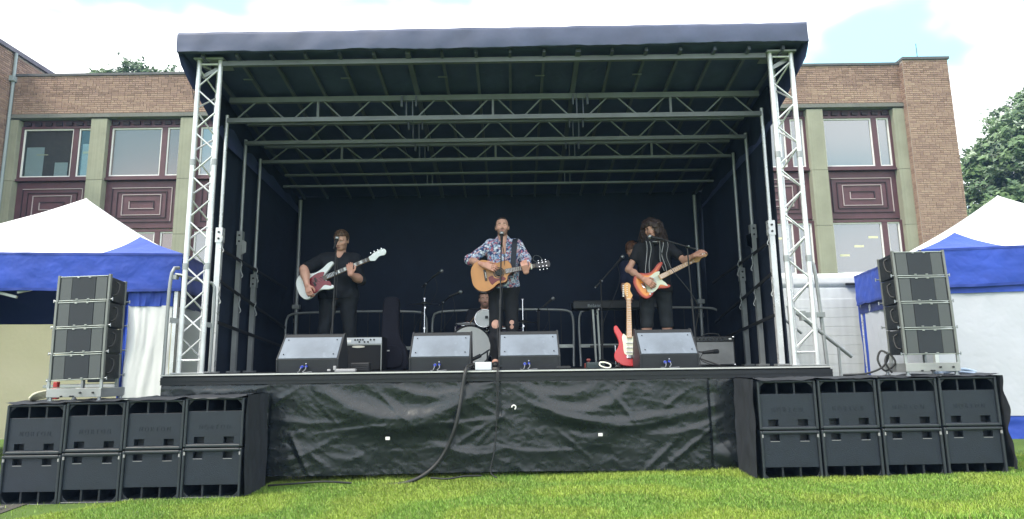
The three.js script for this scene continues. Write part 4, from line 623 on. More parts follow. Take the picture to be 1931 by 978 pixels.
// ---------- floor monitors ----------
function monitor(x, w, label, turn) {
  const t = thing('floor_monitor', label, 'floor monitor', [x, DY, -6.36], 'wedge floor monitors along the stage front', false, turn), a = w / 2;
  const prof = [[0, 0], [0.015, 0.125], [-0.235, 0.375], [-0.30, 0.385], [-0.42, 0.06], [-0.40, 0]].map(([z, y]) => [-z, y]);
  P('cabinet', extr(prof, w - 0.02, 0.006).rotateY(Math.PI / 2).translate(-a + 0.01, 0, 0).scale(1, 1, 1), mat([0.020, 0.023, 0.028], 0.6, 0, { map: T.dirt, bumpMap: T.carpet, bumpScale: 0.001 }), t);
  for (const s of [-1, 1]) P('side_plate', extr(prof.map(([z, y]) => [z + (z < 0.01 ? -0.008 : 0.004), y + (y > 0.2 ? 0.01 : 0)]), 0.016, 0.004).rotateY(Math.PI / 2).translate(s * (a - 0.008) - 0.008, 0, 0), mat([0.025, 0.028, 0.033], 0.5, 0, { map: T.dirt }), t);
  const n = V(0, 0.25, 0.25).normalize(), g = P('grille', rbox(w - 0.036, 0.295, 0.012, 0, -0.02, 0, 0.004).rotateX(-Math.PI / 4).translate(0, 0.25 + n.y * 0.004, -0.11 + n.z * 0.004), mat([0.20, 0.235, 0.29], 0.55, 0.1, { map: T.dirt, bumpMap: T.grain, bumpScale: 0.002 }), t);
  P('grille_screw', [[-1, 0.085], [1, 0.085], [-1, -0.12], [1, -0.12]].map(([s, v]) => sph(0.006, s * (a - 0.06), 0.25 + v * 0.7 + 0.012, -0.11 - v * 0.7 + 0.012, 8, 6)), M.black, g);
  const cx = -0.03; P('connector', [cyl(V(cx - 0.016, 0.058, 0.0), V(cx - 0.018, 0.05, 0.045), 0.013), cyl(V(cx + 0.022, 0.06, 0.0), V(cx + 0.025, 0.056, 0.04), 0.011)], M.spk ??= mat([0.04, 0.07, 0.55], 0.35), t);
  P('connector_ring', [cyl(V(cx - 0.017, 0.055, 0.006), V(cx - 0.017, 0.0545, 0.014), 0.016), cyl(V(cx + 0.022, 0.075, 0.0), V(cx + 0.022, 0.085, 0.03), 0.006)], M.steel, t);
  P('speaker_lead', [tube([[cx - 0.018, 0.05, 0.045], [cx - 0.02, 0.03, 0.075], [cx - 0.03, 0.006, 0.08], [cx - 0.06, 0.004, 0.02]], 0.005, 16, 6), tube([[cx + 0.025, 0.056, 0.04], [cx + 0.03, 0.03, 0.07], [cx + 0.01, 0.004, 0.09], [cx + 0.1, 0.005, 0.1]], 0.005, 16, 6)], M.lead ??= mat([0.16, 0.17, 0.19], 0.5), t);
  return t;
}
monitor(-1.995, 0.60, 'black wedge floor monitor in front of the bass player', 0.03); monitor(-0.71, 0.60, 'black wedge floor monitor left of the singer beside the bass drum', 0.02); monitor(0.157, 0.60, 'black wedge floor monitor right of the singer microphone stand', 0); monitor(1.513, 0.575, 'black wedge floor monitor in front of the long-haired guitarist', -0.02);
// ---------- amplifiers, cases ----------
{
  const t = thing('bass_amplifier', 'black bass amplifier with silver knob panel left of the gig bag', 'amplifier', [-1.76, DY, -7.6], undefined, false), w = 0.235;
  P('cabinet', rbox(2 * w, 0.39, 0.3, 0, 0.2, -0.16, 0.015), M.black, t); P('speaker_cloth', rbox(2 * w - 0.04, 0.27, 0.01, 0, 0.15, -0.008, 0.004), M.dark, t);
  const pn = P('control_panel', rbox(2 * w - 0.01, 0.075, 0.012, 0, 0.348, -0.006, 0.003), mat([0.5, 0.52, 0.54], 0.35, 0.5), t);
  for (const [x, y] of [[-0.2, 0.35], [-0.08, 0.36], [-0.05, 0.36], [-0.02, 0.36], [0.01, 0.36], [-0.03, 0.335], [0.03, 0.335], [0.07, 0.335], [0.10, 0.36], [0.14, 0.36]]) P('knob', new THREE.CylinderGeometry(0.009, 0.011, 0.014, 12).rotateX(Math.PI / 2).translate(x, y, 0.006), M.black, pn);
  P('meter', rbox(0.05, 0.03, 0.006, -0.15, 0.345, 0.002, 0.002), M.wht, pn);
  P('edge_trim', [rbox(0.012, 0.32, 0.014, w - 0.008, 0.16, 0.0, 0.003), rbox(2 * w - 0.01, 0.010, 0.014, 0, 0.302, 0.0, 0.003)], M.aluDull, t);
  P('badge', extr(smooth([[-0.075, 0], [0, -0.012], [0.075, 0], [0.06, 0.010], [-0.06, 0.010]], 30), 0.006, 0.001).translate(-0.04, 0.278, 0), mat([0.6, 0.58, 0.5], 0.4), t);
}
{
  const t = thing('guitar_amplifier', 'black guitar amplifier with grey speaker cloth right of the right floor monitor', 'amplifier', [2.33, DY, -7.55], undefined, false), w = 0.235;
  P('cabinet', rbox(2 * w, 0.34, 0.26, 0, 0.175, -0.14, 0.012), M.black, t); P('speaker_cloth', rbox(2 * w - 0.04, 0.255, 0.01, 0, 0.15, -0.006, 0.004), mat([0.27, 0.28, 0.285], 0.8, 0, { map: T.dirt, bumpMap: T.grain, bumpScale: 0.002 }), t);
  const pn = P('control_panel', rbox(2 * w - 0.03, 0.045, 0.01, 0, 0.312, -0.006, 0.003), M.blackGloss, t); for (let i = 0; i < 7; i++) P('knob', new THREE.CylinderGeometry(0.008, 0.009, 0.014, 10).rotateX(Math.PI / 2).translate(-0.17 + i * 0.045, 0.312, 0.006), M.rubber, pn); P('badge', rbox(0.03, 0.018, 0.004, 0.18, 0.312, 0.001, 0.001), M.wht, pn);
  P('carry_handle', tube([[-0.1, 0.345, -0.12], [-0.08, 0.37, -0.12], [0.08, 0.37, -0.12], [0.1, 0.345, -0.12]], 0.01, 14, 6), M.rubber, t); P('corner', [-1, 1].flatMap(s => [sph(0.02, s * (w - 0.012), 0.332, -0.014, 8, 6), sph(0.02, s * (w - 0.012), 0.016, -0.014, 8, 6)]), M.chrome, t);
}
{
  const t = thing('amplifier_microphone', 'short black microphone on a low stand in front of the grey guitar amplifier', 'microphone', [2.08, DY, -7.35], undefined, false);
  P('microphone', [cyl(V(0.05, 0.155, 0), V(0.17, 0.165, -0.02), 0.018, 0.022), cyl(V(0.17, 0.165, -0.02), V(0.23, 0.168, -0.04), 0.025, 0.025)], M.black, t); P('stand', [cyl(V(-0.02, 0.0, 0), V(-0.02, 0.17, 0), 0.01), new THREE.CylinderGeometry(0.08, 0.09, 0.02, 24).translate(-0.02, 0.012, 0), cyl(V(-0.02, 0.17, 0), V(0.07, 0.155, 0), 0.008)], M.black, t);
  P('lead', tube([[0.05, 0.155, 0], [0.0, 0.08, 0.06], [0.12, 0.02, 0.1], [0.28, 0.01, 0.06]], 0.005, 24, 5), M.black, t);
}
{
  const t = thing('gig_bag', 'soft black guitar gig bag standing upright beside the bass amplifier', 'bag', [-1.52, DY, -8.15], undefined, false), m = mat([0.007, 0.007, 0.016], 0.9, 0, { bumpMap: T.cloth, bumpScale: 0.01 });
  P('bag', extr(smooth([[-0.2, 0.01], [0.2, 0.01], [0.225, 0.14], [0.19, 0.28], [0.13, 0.37], [0.10, 0.6], [0.095, 0.85], [0.07, 0.9], [-0.07, 0.9], [-0.10, 0.85], [-0.11, 0.6], [-0.13, 0.37], [-0.19, 0.28], [-0.22, 0.14]], 70), 0.13, 0.03, { bs: 4 }).rotateX(-0.07), m, t); P('pocket', extr(smooth([[-0.15, 0.05], [0.15, 0.05], [0.16, 0.2], [0.1, 0.28], [-0.1, 0.28], [-0.16, 0.2]], 40), 0.04, 0.012).translate(0, 0, 0.125).rotateX(-0.07), m, t); P('badge', rbox(0.04, 0.016, 0.006, -0.01, 0.24, 0.165, 0.004), M.wht, t);
}
solo('stage_box', 'small pale grey junction box at the stage edge under the bass drum', 'junction box', [rbox(0.155, 0.072, 0.11, -0.285, DY + 0.036, -6.27, 0.008), rbox(0.15, 0.006, 0.1, -0.285, DY + 0.074, -6.27, 0.003)], mat([0.60, 0.64, 0.68], 0.45));
solo('mixer_box', 'low black box with sockets left of the white cable loop', 'box', [rbox(0.17, 0.06, 0.12, 0.79, DY + 0.032, -6.34, 0.008), ...[0, 1, 2, 3].map(i => cyl(V(0.73 + i * 0.04, DY + 0.036, -6.285), V(0.73 + i * 0.04, DY + 0.036, -6.275), 0.010))], mat([0.025, 0.04, 0.045], 0.5));
solo('cable_loop', 'white cable coiled in a loose loop beside the red guitar', 'cable', [tube([[0.82, DY + 0.055, -6.25], [0.86, DY + 0.06, -6.24], [0.92, DY + 0.035, -6.22], [0.915, DY + 0.012, -6.22], [0.86, DY + 0.012, -6.22], [0.82, DY + 0.035, -6.24], [0.83, DY + 0.06, -6.26], [0.86, DY + 0.055, -6.26]], 0.007, 60, 6)], mat([0.75, 0.75, 0.65], 0.5));
solo('effect_pedal', 'small red knob pedal behind the black box', 'pedal', [rbox(0.07, 0.05, 0.09, 0.74, DY + 0.028, -6.50, 0.008), rbox(0.04, 0.025, 0.03, 0.745, DY + 0.085, -6.50, 0.01), cyl(V(0.745, DY + 0.05, -6.5), V(0.745, DY + 0.08, -6.5), 0.01)], mat([0.16, 0.03, 0.025], 0.6));
solo('plug_board', 'flat black plug board with white sockets right of the third monitor', 'plug board', [rbox(0.14, 0.025, 0.06, 0.48, DY + 0.014, -6.30, 0.006), ...[0, 1, 2].map(i => rbox(0.03, 0.006, 0.03, 0.445 + i * 0.04, DY + 0.029, -6.295, 0.003))], M.black);
solo('plug_board', 'flat plug board with white plugs in front of the bass amplifier', 'plug board', [rbox(0.2, 0.03, 0.06, -1.62, DY + 0.016, -6.34, 0.006), rbox(0.025, 0.04, 0.025, -1.72, DY + 0.04, -6.32, 0.004), rbox(0.03, 0.02, 0.02, -1.77, DY + 0.02, -6.30, 0.004)], mat([0.35, 0.35, 0.36], 0.5));
solo('power_unit', 'dark slatted power unit on the floor before the bass amplifier', 'power unit', [rbox(0.19, 0.09, 0.12, -1.60, DY + 0.046, -6.9, 0.008), ...[0, 1, 2, 3].map(i => rbox(0.17, 0.008, 0.008, -1.60, DY + 0.02 + i * 0.018, -6.838, 0.002))], mat([0.03, 0.032, 0.036], 0.5));
// cables over the skirt
solo('multicore_cable', 'thick black cable hanging from the stage edge across the skirt to the grass', 'cable', tube([[-0.30, DY + 0.04, -6.40], [-0.40, DY + 0.05, -6.25], [-0.44, DY + 0.01, -6.125], [-0.475, 0.85, -6.07], [-0.495, 0.70, -6.03], [-0.535, 0.52, -6.02], [-0.60, 0.36, -6.04], [-0.69, 0.22, -6.04], [-0.80, 0.125, -6.02], [-0.95, 0.06, -6.0], [-1.15, 0.035, -6.02], [-1.5, 0.025, -6.1], [-1.9, 0.02, -6.2]].map(p => V(...p)), 0.018, 110, 8), M.rubber);
solo('thin_cable', 'thin black cable hanging straight down the middle of the skirt', 'cable', [tube([[-0.13, DY + 0.02, -6.4], [-0.15, DY + 0.008, -6.13], [-0.155, 0.8, -6.085], [-0.165, 0.5, -6.08], [-0.185, 0.3, -6.07], [-0.215, 0.12, -6.05], [-0.16, 0.085, -6.02]].map(p => V(...p)), 0.006, 60, 6), tube([[-0.12, DY + 0.02, -6.4], [-0.135, DY + 0.012, -6.13], [-0.14, 0.9, -6.095], [-0.145, 0.6, -6.09]].map(p => V(...p)), 0.005, 30, 6)], M.rubber);
solo('ground_cable', 'black cable lying in the grass under the front of the stage', 'cable', [tube([[-2.2, 0.045, -6.02], [-1.95, 0.065, -5.98], [-1.7, 0.08, -5.97], [-1.45, 0.06, -6.0]], 0.009, 24, 6), tube([[-0.75, 0.095, -6.0], [-0.6, 0.09, -5.97], [-0.45, 0.105, -6.0], [-0.3, 0.1, -6.05]], 0.008, 24, 6)], M.rubber);
// ---------- drum kit ----------
const shell = mat([0.02, 0.012, 0.035], 0.3), skin = mat([0.62, 0.62, 0.60], 0.5), cym = mat([0.12, 0.11, 0.09], 0.35, 0.9);
function drum(name, label, p, r, h, ax, headMat, parts) { // ax: direction of the visible head
  const t = thing(name, label, 'drum', p, undefined, false), q = new THREE.Quaternion().setFromUnitVectors(UPV, V(...ax).normalize()), c = V(0, parts?.lift ?? 0, 0), put = g => g.applyQuaternion(q).translate(c.x, c.y, c.z);
  P('shell', put(new THREE.CylinderGeometry(r, r, h, 40, 1, true)), shell, t);
  P('drum_head', put(new THREE.CylinderGeometry(r * 0.97, r * 0.97, 0.006, 40).translate(0, h / 2, 0)), headMat, t); P('drum_head', put(new THREE.CylinderGeometry(r * 0.97, r * 0.97, 0.006, 40).translate(0, -h / 2, 0)), skin, t);
  for (const s of [-1, 1]) P('hoop', put(new THREE.TorusGeometry(r + 0.006, 0.011, 8, 44).rotateX(Math.PI / 2).translate(0, s * h / 2, 0)), name === 'bass_drum' ? M.blackGloss : M.chrome, t);
  for (let i = 0; i < 8; i++) { const a = i / 8 * TWO + 0.2; P('lug', put(rbox(0.018, h * 0.5, 0.02, 0, 0, r + 0.008, 0.005).rotateY(a)), M.chrome, t); }
  return t;
}
{
  const b = drum('bass_drum', 'bass drum with white front skin between the two middle monitors', [-0.564, DY, -8.6], 0.268, 0.36, [0.06, 0, 1], skin, { lift: 0.285 });
  for (const s of [-1, 1]) P('spur', cyl(V(s * 0.24, 0.2, 0.1), V(s * 0.36, 0.01, 0.2), 0.010), M.chrome, b);
  const m = thing('drum_microphone', 'black microphone on a short boom before the bass drum', 'microphone', [-0.42, DY, -8.1], undefined, false);
  P('microphone', [cyl(V(-0.10, 0.115, 0.0), V(0.02, 0.17, 0), 0.024), sph(0.03, -0.11, 0.11, 0)], M.black, m); P('stand', [cyl(V(0.02, 0.17, 0), V(0.13, 0.24, 0), 0.010), cyl(V(0.10, 0.0, 0.02), V(0.10, 0.23, 0.0), 0.010), ...[0, 1, 2].map(i => cyl(V(0.10, 0.07, 0.02), V(0.10 + 0.16 * Math.cos(i * 2.09), 0.01, 0.02 + 0.16 * Math.sin(i * 2.09)), 0.008))], M.black, m);
  P('clamp', [rbox(0.05, 0.05, 0.04, -0.03, 0.05, 0.03, 0.01), rbox(0.04, 0.06, 0.04, 0.04, 0.06, 0.02, 0.01)], M.galv, m);
  const tm = drum('tom_drum', 'small tom drum with white spotted skin and black square in front of the drummer', [-0.37, DY + 0.5, -8.55], 0.115, 0.17, [-0.05, 0.30, 1], mat([0.66, 0.67, 0.68], 0.5), { lift: 0.13 });
  P('vent_square', rbox(0.04, 0.036, 0.004, 0.03, 0.165, 0.125, 0.002), M.black, tm); P('tom_bracket', cyl(V(0, -0.2, -0.05), V(0, 0.05, -0.02), 0.013), M.chrome, tm);
  drum('snare_drum', 'shallow snare drum on a stand at the drummer right hand', [-0.60, DY + 0.40, -8.66], 0.16, 0.12, [0.05, 1, 0.18], mat([0.5, 0.5, 0.5], 0.5), { lift: 0.13 });
  drum('floor_tom', 'dark floor tom partly hidden behind the singer legs', [-0.06, DY, -8.75], 0.18, 0.36, [0, 1, 0.08], skin, { lift: 0.36 });
}
function cymbal(name, label, x, z, hc, ht, r, tilt) {
  const t = thing(name, label, 'cymbal', [x, DY, z], undefined, false);
  P('cymbal', new THREE.LatheGeometry([[0.001, 0.022], [0.03, 0.018], [0.045, 0.004], [r * 0.6, -0.004], [r, -0.014]].map(p => new THREE.Vector2(...p)), 40).rotateX(tilt).translate(0, hc, 0), cym, t);
  P('stand', [cyl(V(0, 0.1, 0), V(0, ht, 0), 0.009), cyl(V(0, 0.1, 0), V(0, hc * 0.62, 0), 0.013), ...[0, 1, 2].map(i => cyl(V(0, 0.28, 0), V(0.22 * Math.cos(i * 2.09 + 0.4), 0.01, 0.22 * Math.sin(i * 2.09 + 0.4)), 0.008))], M.chrome, t);
  P('wing_nut', [rbox(0.03, 0.012, 0.012, 0, ht, 0, 0.003), rbox(0.035, 0.02, 0.02, 0, hc * 0.62, 0, 0.005), rbox(0.02, 0.03, 0.02, 0.01, hc - 0.06, 0, 0.005)], M.chrome, t);
  return t;
}
cymbal('crash_cymbal', 'crash cymbal on a chrome stand above the second monitor', -1.185, -8.7, 0.885, 0.95, 0.2, 0.08);
cymbal('hi_hat', 'hi-hat cymbals on a chrome stand above the third monitor', 0.135, -8.7, 0.62, 0.92, 0.18, 0.05);
// ---------- microphone stands ----------
const micGeo = (dir, p) => { const d = V(...dir).normalize(), a = V(...p), b = a.clone().addScaledVector(d, -0.17); return [cyl(b, a.clone().addScaledVector(d, -0.025), 0.011, 0.018, 12), cyl(a.clone().addScaledVector(d, -0.034), a.clone().addScaledVector(d, -0.026), 0.024, 0.024, 12)]; };
function micStand(label, base, joint, mic, dir, boom) {
  const t = thing('microphone_stand', label, 'microphone stand', [base[0], DY, base[1]]), B = V(base[0], DY, base[1]), J = V(...joint), Mi = V(...mic), back = Mi.clone().addScaledVector(V(...dir).normalize(), -0.12);
  P('pole', [cyl(V(B.x, DY + 0.02, B.z), J.clone().lerp(B, 0.45), 0.011), cyl(J.clone().lerp(B, 0.5), J, 0.008), cyl(J.clone().lerp(B, 0.44), J.clone().lerp(B, 0.5), 0.016)], M.black, t);
  if (boom) { const e = J.clone().lerp(back, -0.35); P('boom', [cyl(e, back, 0.008), cyl(e, e.clone().lerp(J, 0.25), 0.015), sph(0.022, J.x, J.y, J.z, 10, 8)], M.black, t); P('boom_knob', [sph(0.012, J.x + 0.01, J.y, J.z + 0.028, 8, 6), sph(0.009, e.x, e.y, e.z + 0.012, 8, 6)], M.steel, t); } else P('clip', cyl(J, back, 0.010), M.black, t);
  P('base', boom ? [0, 1, 2].map(i => cyl(V(B.x, DY + 0.1, B.z), V(B.x + 0.24 * Math.cos(i * 2.09 + 0.5), DY + 0.012, B.z + 0.24 * Math.sin(i * 2.09 + 0.5)), 0.009)) : [new THREE.CylinderGeometry(0.12, 0.13, 0.025, 28).translate(B.x, DY + 0.014, B.z)], M.black, t);
  const m = P('microphone', micGeo(dir, mic), M.black, t); P('microphone_head', sph(0.026, mic[0], mic[1], mic[2], 14, 10), mat([0.45, 0.46, 0.48], 0.4, 0.8, { map: T.grille }), m);
  P('lead', tube([back.toArray(), [back.x + 0.03, back.y - 0.2, back.z - 0.02], [B.x + 0.02, mixn(DY, J.y, 0.5), J.z + 0.01], [B.x - 0.015, mixn(DY, J.y, 0.25), B.z + 0.012], [B.x + 0.02, DY + 0.02, B.z + 0.05]], 0.004, 40, 5), M.rubber, t);
  return t;
}
micStand('straight black microphone stand at the singer mouth', [-0.155, -7.0], [-0.118, 2.38, -7.12], [-0.113, 2.545, -7.17], [0.0, 0.75, -0.5]);
micStand('straight black microphone stand in front of the bass player', [-2.02, -7.25], [-2.01, 2.42, -7.29], [-2.005, 2.54, -7.30], [0.05, 0.8, -0.5]);
micStand('black boom microphone stand reaching to the long-haired guitarist mouth', [2.02, -7.2], [1.965, 2.36, -7.15], [1.578, 2.503, -7.27], [-0.8, 0.3, -0.5], true);
micStand('black boom microphone stand left of the keyboard player', [1.075, -7.9], [1.088, 2.078, -7.9], [1.375, 2.385, -7.95], [0.7, 0.75, -0.3], true);
micStand('black overhead boom microphone stand leaning over the drum kit', [-1.02, -8.9], [-0.95, 1.93, -8.8], [-0.70, 2.06, -8.7], [0.8, 0.3, 0], true);
micStand('black overhead boom microphone stand right of the hi-hat', [0.34, -8.8], [0.36, 1.82, -8.8], [0.55, 1.96, -8.75], [0.75, 0.6, 0], true);
{ // overhead condenser on its own tall boom
  micStand('tall boom microphone stand raised high left of the singer guitar', [-1.35, -9.0], [-1.2, 2.2, -8.9], [-0.955, 2.35, -8.7], [0.8, 0.5, 0.2], true);
}
// ---------- keyboard ----------
{
  const t = thing('stage_keyboard', 'black stage keyboard seen from behind with its maker name on the back', 'keyboard', [1.33, DY + 0.72, -8.45]);
  P('case', [rbox(1.1, 0.105, 0.3, 1.335, 1.835, -8.55, 0.015)], mat([0.012, 0.014, 0.018], 0.5), t); P('rear_rail', rbox(1.08, 0.012, 0.012, 1.335, 1.885, -8.402, 0.004), M.rubber, t);
  const lf = await new FontLoader().loadAsync('fonts/droid/droid_sans_bold.typeface.json'); const lg = new TextGeometry('Roland', { font: lf, size: 0.040, depth: 0.003, curveSegments: 4 });
  P('lettering', lg.translate(0.97, 1.805, -8.401), mat([0.20, 0.23, 0.25], 0.5), t); P('white_keys', rbox(0.95, 0.02, 0.13, 1.335, 1.895, -8.62, 0.004), M.wht, t);
  P('power_lamp', sph(0.012, 1.115, 1.775, -8.40, 8, 6), mat([0.8, 0.8, 0.8], 0.4), t);
  const s = thing('keyboard_stand', 'black upright tube stand under the stage keyboard', 'keyboard stand', [1.1, DY, -8.5]);
  for (const [x0, x1] of [[1.045, 1.10], [1.105, 1.15]]) P('post', beam(V(x1 - 0.05 + 0.02, DY, -8.46), V(x0, 1.78, -8.46), 0.024, 0.03, V(0, 0, 1)), M.aluDull, s);
  for (const x of [1.68]) P('post', beam(V(x, DY, -8.5), V(x, 1.78, -8.5), 0.03, 0.03, V(0, 0, 1)), M.rubber, s);
  P('cross_bar', [beam(V(1.07, 1.72, -8.46), V(1.1, 1.72, -8.46), 0.05, 0.03), beam(V(1.0, 1.3, -8.47), V(1.7, 1.3, -8.5), 0.03, 0.03), beam(V(1.0, 1.776, -8.5), V(1.7, 1.776, -8.5), 0.05, 0.014)], M.rubber, s);
  P('foot', [rbox(0.05, 0.03, 0.5, 1.08, DY + 0.016, -8.5, 0.008), rbox(0.05, 0.03, 0.5, 1.68, DY + 0.016, -8.5, 0.008)], M.rubber, s);
}
// ---------- people: distance fields meshed by surface nets ----------
function surf(f, lo, hi, c) {
  const n = [0, 1, 2].map(i => Math.ceil((hi[i] - lo[i]) / c) + 1), [nx, ny, nz2] = n, v = new Float32Array(nx * ny * nz2);
  for (let k = 0; k < nz2; k++) for (let j = 0; j < ny; j++) { const o = (k * ny + j) * nx; let i = 0; while (i < nx) { const d = f(lo[0] + i * c, lo[1] + j * c, lo[2] + k * c); v[o + i] = d; let s = Math.floor((Math.abs(d) - 2.2 * c) / c * 0.8); while (s-- > 0 && ++i < nx) v[o + i] = d; i++; } }
  const id = new Int32Array(nx * ny * nz2).fill(-1), p = [], idx = [], at = (i, j, k) => (k * ny + j) * nx + i;
  const E = [[0, 1], [2, 3], [4, 5], [6, 7], [0, 2], [1, 3], [4, 6], [5, 7], [0, 4], [1, 5], [2, 6], [3, 7]];
  for (let k = 0; k < nz2 - 1; k++) for (let j = 0; j < ny - 1; j++) for (let i = 0; i < nx - 1; i++) {
    const q = []; let neg = 0; for (let m = 0; m < 8; m++) { const d = v[at(i + (m & 1), j + (m >> 1 & 1), k + (m >> 2))]; q.push(d); if (d < 0) neg++; }
    if (!neg || neg === 8) continue; let x = 0, y = 0, z = 0, w = 0;
    for (const [a, b] of E) if ((q[a] < 0) !== (q[b] < 0)) { const t = q[a] / (q[a] - q[b]); x += mixn(a & 1, b & 1, t); y += mixn(a >> 1 & 1, b >> 1 & 1, t); z += mixn(a >> 2, b >> 2, t); w++; }
    id[at(i, j, k)] = p.length / 3; p.push(lo[0] + (i + x / w) * c, lo[1] + (j + y / w) * c, lo[2] + (k + z / w) * c);
  }
  const quad = (a, b, cc, d, flip) => { if (a < 0 || b < 0 || cc < 0 || d < 0) return; flip ? idx.push(a, cc, b, a, d, cc) : idx.push(a, b, cc, a, cc, d); };
  for (let k = 1; k < nz2 - 1; k++) for (let j = 1; j < ny - 1; j++) for (let i = 1; i < nx - 1; i++) {
    const d0 = v[at(i, j, k)] < 0;
    if (d0 !== (v[at(i + 1, j, k)] < 0)) quad(id[at(i, j - 1, k - 1)], id[at(i, j, k - 1)], id[at(i, j, k)], id[at(i, j - 1, k)], !d0);
    if (d0 !== (v[at(i, j + 1, k)] < 0)) quad(id[at(i - 1, j, k - 1)], id[at(i - 1, j, k)], id[at(i, j, k)], id[at(i, j, k - 1)], !d0);
    if (d0 !== (v[at(i, j, k + 1)] < 0)) quad(id[at(i - 1, j - 1, k)], id[at(i, j - 1, k)], id[at(i, j, k)], id[at(i - 1, j, k)], !d0);
  }
  const g = new THREE.BufferGeometry(); g.setAttribute('position', new THREE.Float32BufferAttribute(p, 3)); g.setIndex(idx); g.computeVertexNormals(); return g;
}
function colorize(g, f) { const p = g.attributes.position, c = new Float32Array(p.count * 3); for (let i = 0; i < p.count; i++) c.set(f(p.getX(i), p.getY(i), p.getZ(i)), i * 3); g.setAttribute('color', new THREE.BufferAttribute(c, 3)); return g; }
const cap = (a, b, ra, rb = ra) => { const ax = a.x, ay = a.y, az = a.z, dx = b.x - ax, dy = b.y - ay, dz = b.z - az, L = dx * dx + dy * dy + dz * dz || 1e-9; return { f: (x, y, z) => { const px = x - ax, py = y - ay, pz = z - az; let t = (px * dx + py * dy + pz * dz) / L; t = t < 0 ? 0 : t > 1 ? 1 : t; const qx = px - dx * t, qy = py - dy * t, qz = pz - dz * t; return Math.sqrt(qx * qx + qy * qy + qz * qz) - (ra + (rb - ra) * t); }, lo: [Math.min(a.x, b.x) - Math.max(ra, rb), Math.min(a.y, b.y) - Math.max(ra, rb), Math.min(a.z, b.z) - Math.max(ra, rb)], hi: [Math.max(a.x, b.x) + Math.max(ra, rb), Math.max(a.y, b.y) + Math.max(ra, rb), Math.max(a.z, b.z) + Math.max(ra, rb)] }; };
const smin = (a, b, k) => { const h = Math.max(k - Math.abs(a - b), 0) / k; return Math.min(a, b) - h * h * k * 0.25; };
function union(prims, k) { return (x, y, z) => { let d = 1e9; for (const p of prims) { const e = p.f(x, y, z); d = d > 1e8 ? e : smin(d, e, p.k ?? k); } return d; }; }
function bounds(prims, m) { const lo = [1e9, 1e9, 1e9], hi = [-1e9, -1e9, -1e9]; for (const p of prims) for (let i = 0; i < 3; i++) { lo[i] = Math.min(lo[i], p.lo[i]); hi[i] = Math.max(hi[i], p.hi[i]); } return [lo.map(v => v - m), hi.map(v => v + m)]; }
const ell = (x, y, z, cx, cy, cz, rx, ry, rz) => { const a = (x - cx) / rx, b = (y - cy) / ry, c = (z - cz) / rz, l = Math.sqrt(a * a + b * b + c * c); return (l - 1) * Math.min(rx, ry, rz) * (l > 1 ? Math.max(1, 0.9) : 1); };
const lerpV = (a, b, t) => a.clone().lerp(b, t);
const SK = { fair: [0.62, 0.35, 0.27], tan: [0.54, 0.30, 0.22] };
function headField(x, y, z) { // head's own axes: y up, z to the face, metres
  let d = smin(ell(x, y, z, 0, 0.028, -0.012, 0.074, 0.088, 0.094), ell(x, y, z, 0, -0.03, 0.018, 0.062, 0.082, 0.072), 0.03);
  d = smin(d, ell(x, y, z, 0, -0.082, 0.042, 0.040, 0.032, 0.042), 0.03);
  const ax = Math.abs(x);
  d = smin(d, cap3(ax, y, z, 0.012, 0.026, 0.083, 0.045, 0.022, 0.068, 0.010), 0.012);
  d = smin(d, cap3(ax, y, z, 0.045, -0.022, 0.055, 0.050, -0.018, 0.04, 0.018), 0.02);
  d = -smin(-d, Math.hypot(ax - 0.031, y - 0.004, z - 0.100) - 0.019, 0.012);
  d = smin(d, Math.hypot(ax - 0.031, y - 0.003, z - 0.068) - 0.0135, 0.004);
  d = smin(d, cap3(ax, y, z, 0, 0.012, 0.085, 0, -0.032, 0.106, 0.009), 0.012); d = smin(d, cap3(ax, y, z, 0, -0.036, 0.098, 0.013, -0.038, 0.088, 0.009), 0.008);
  d = smin(d, cap3(ax, y, z, 0, -0.060, 0.090, 0.020, -0.062, 0.080, 0.006), 0.006); d = smin(d, cap3(ax, y, z, 0, -0.070, 0.088, 0.016, -0.069, 0.080, 0.007), 0.006);
  d = smin(d, ell(ax, y, z, 0.077, -0.008, -0.012, 0.010, 0.031, 0.019), 0.008);
  return d;
}
function cap3(x, y, z, ax, ay, az, bx_, by_, bz_, r) { const dx = bx_ - ax, dy = by_ - ay, dz = bz_ - az, px = x - ax, py = y - ay, pz = z - az; let t = (px * dx + py * dy + pz * dz) / (dx * dx + dy * dy + dz * dz); t = t < 0 ? 0 : t > 1 ? 1 : t; return Math.hypot(px - dx * t, py - dy * t, pz - dz * t) - r; }
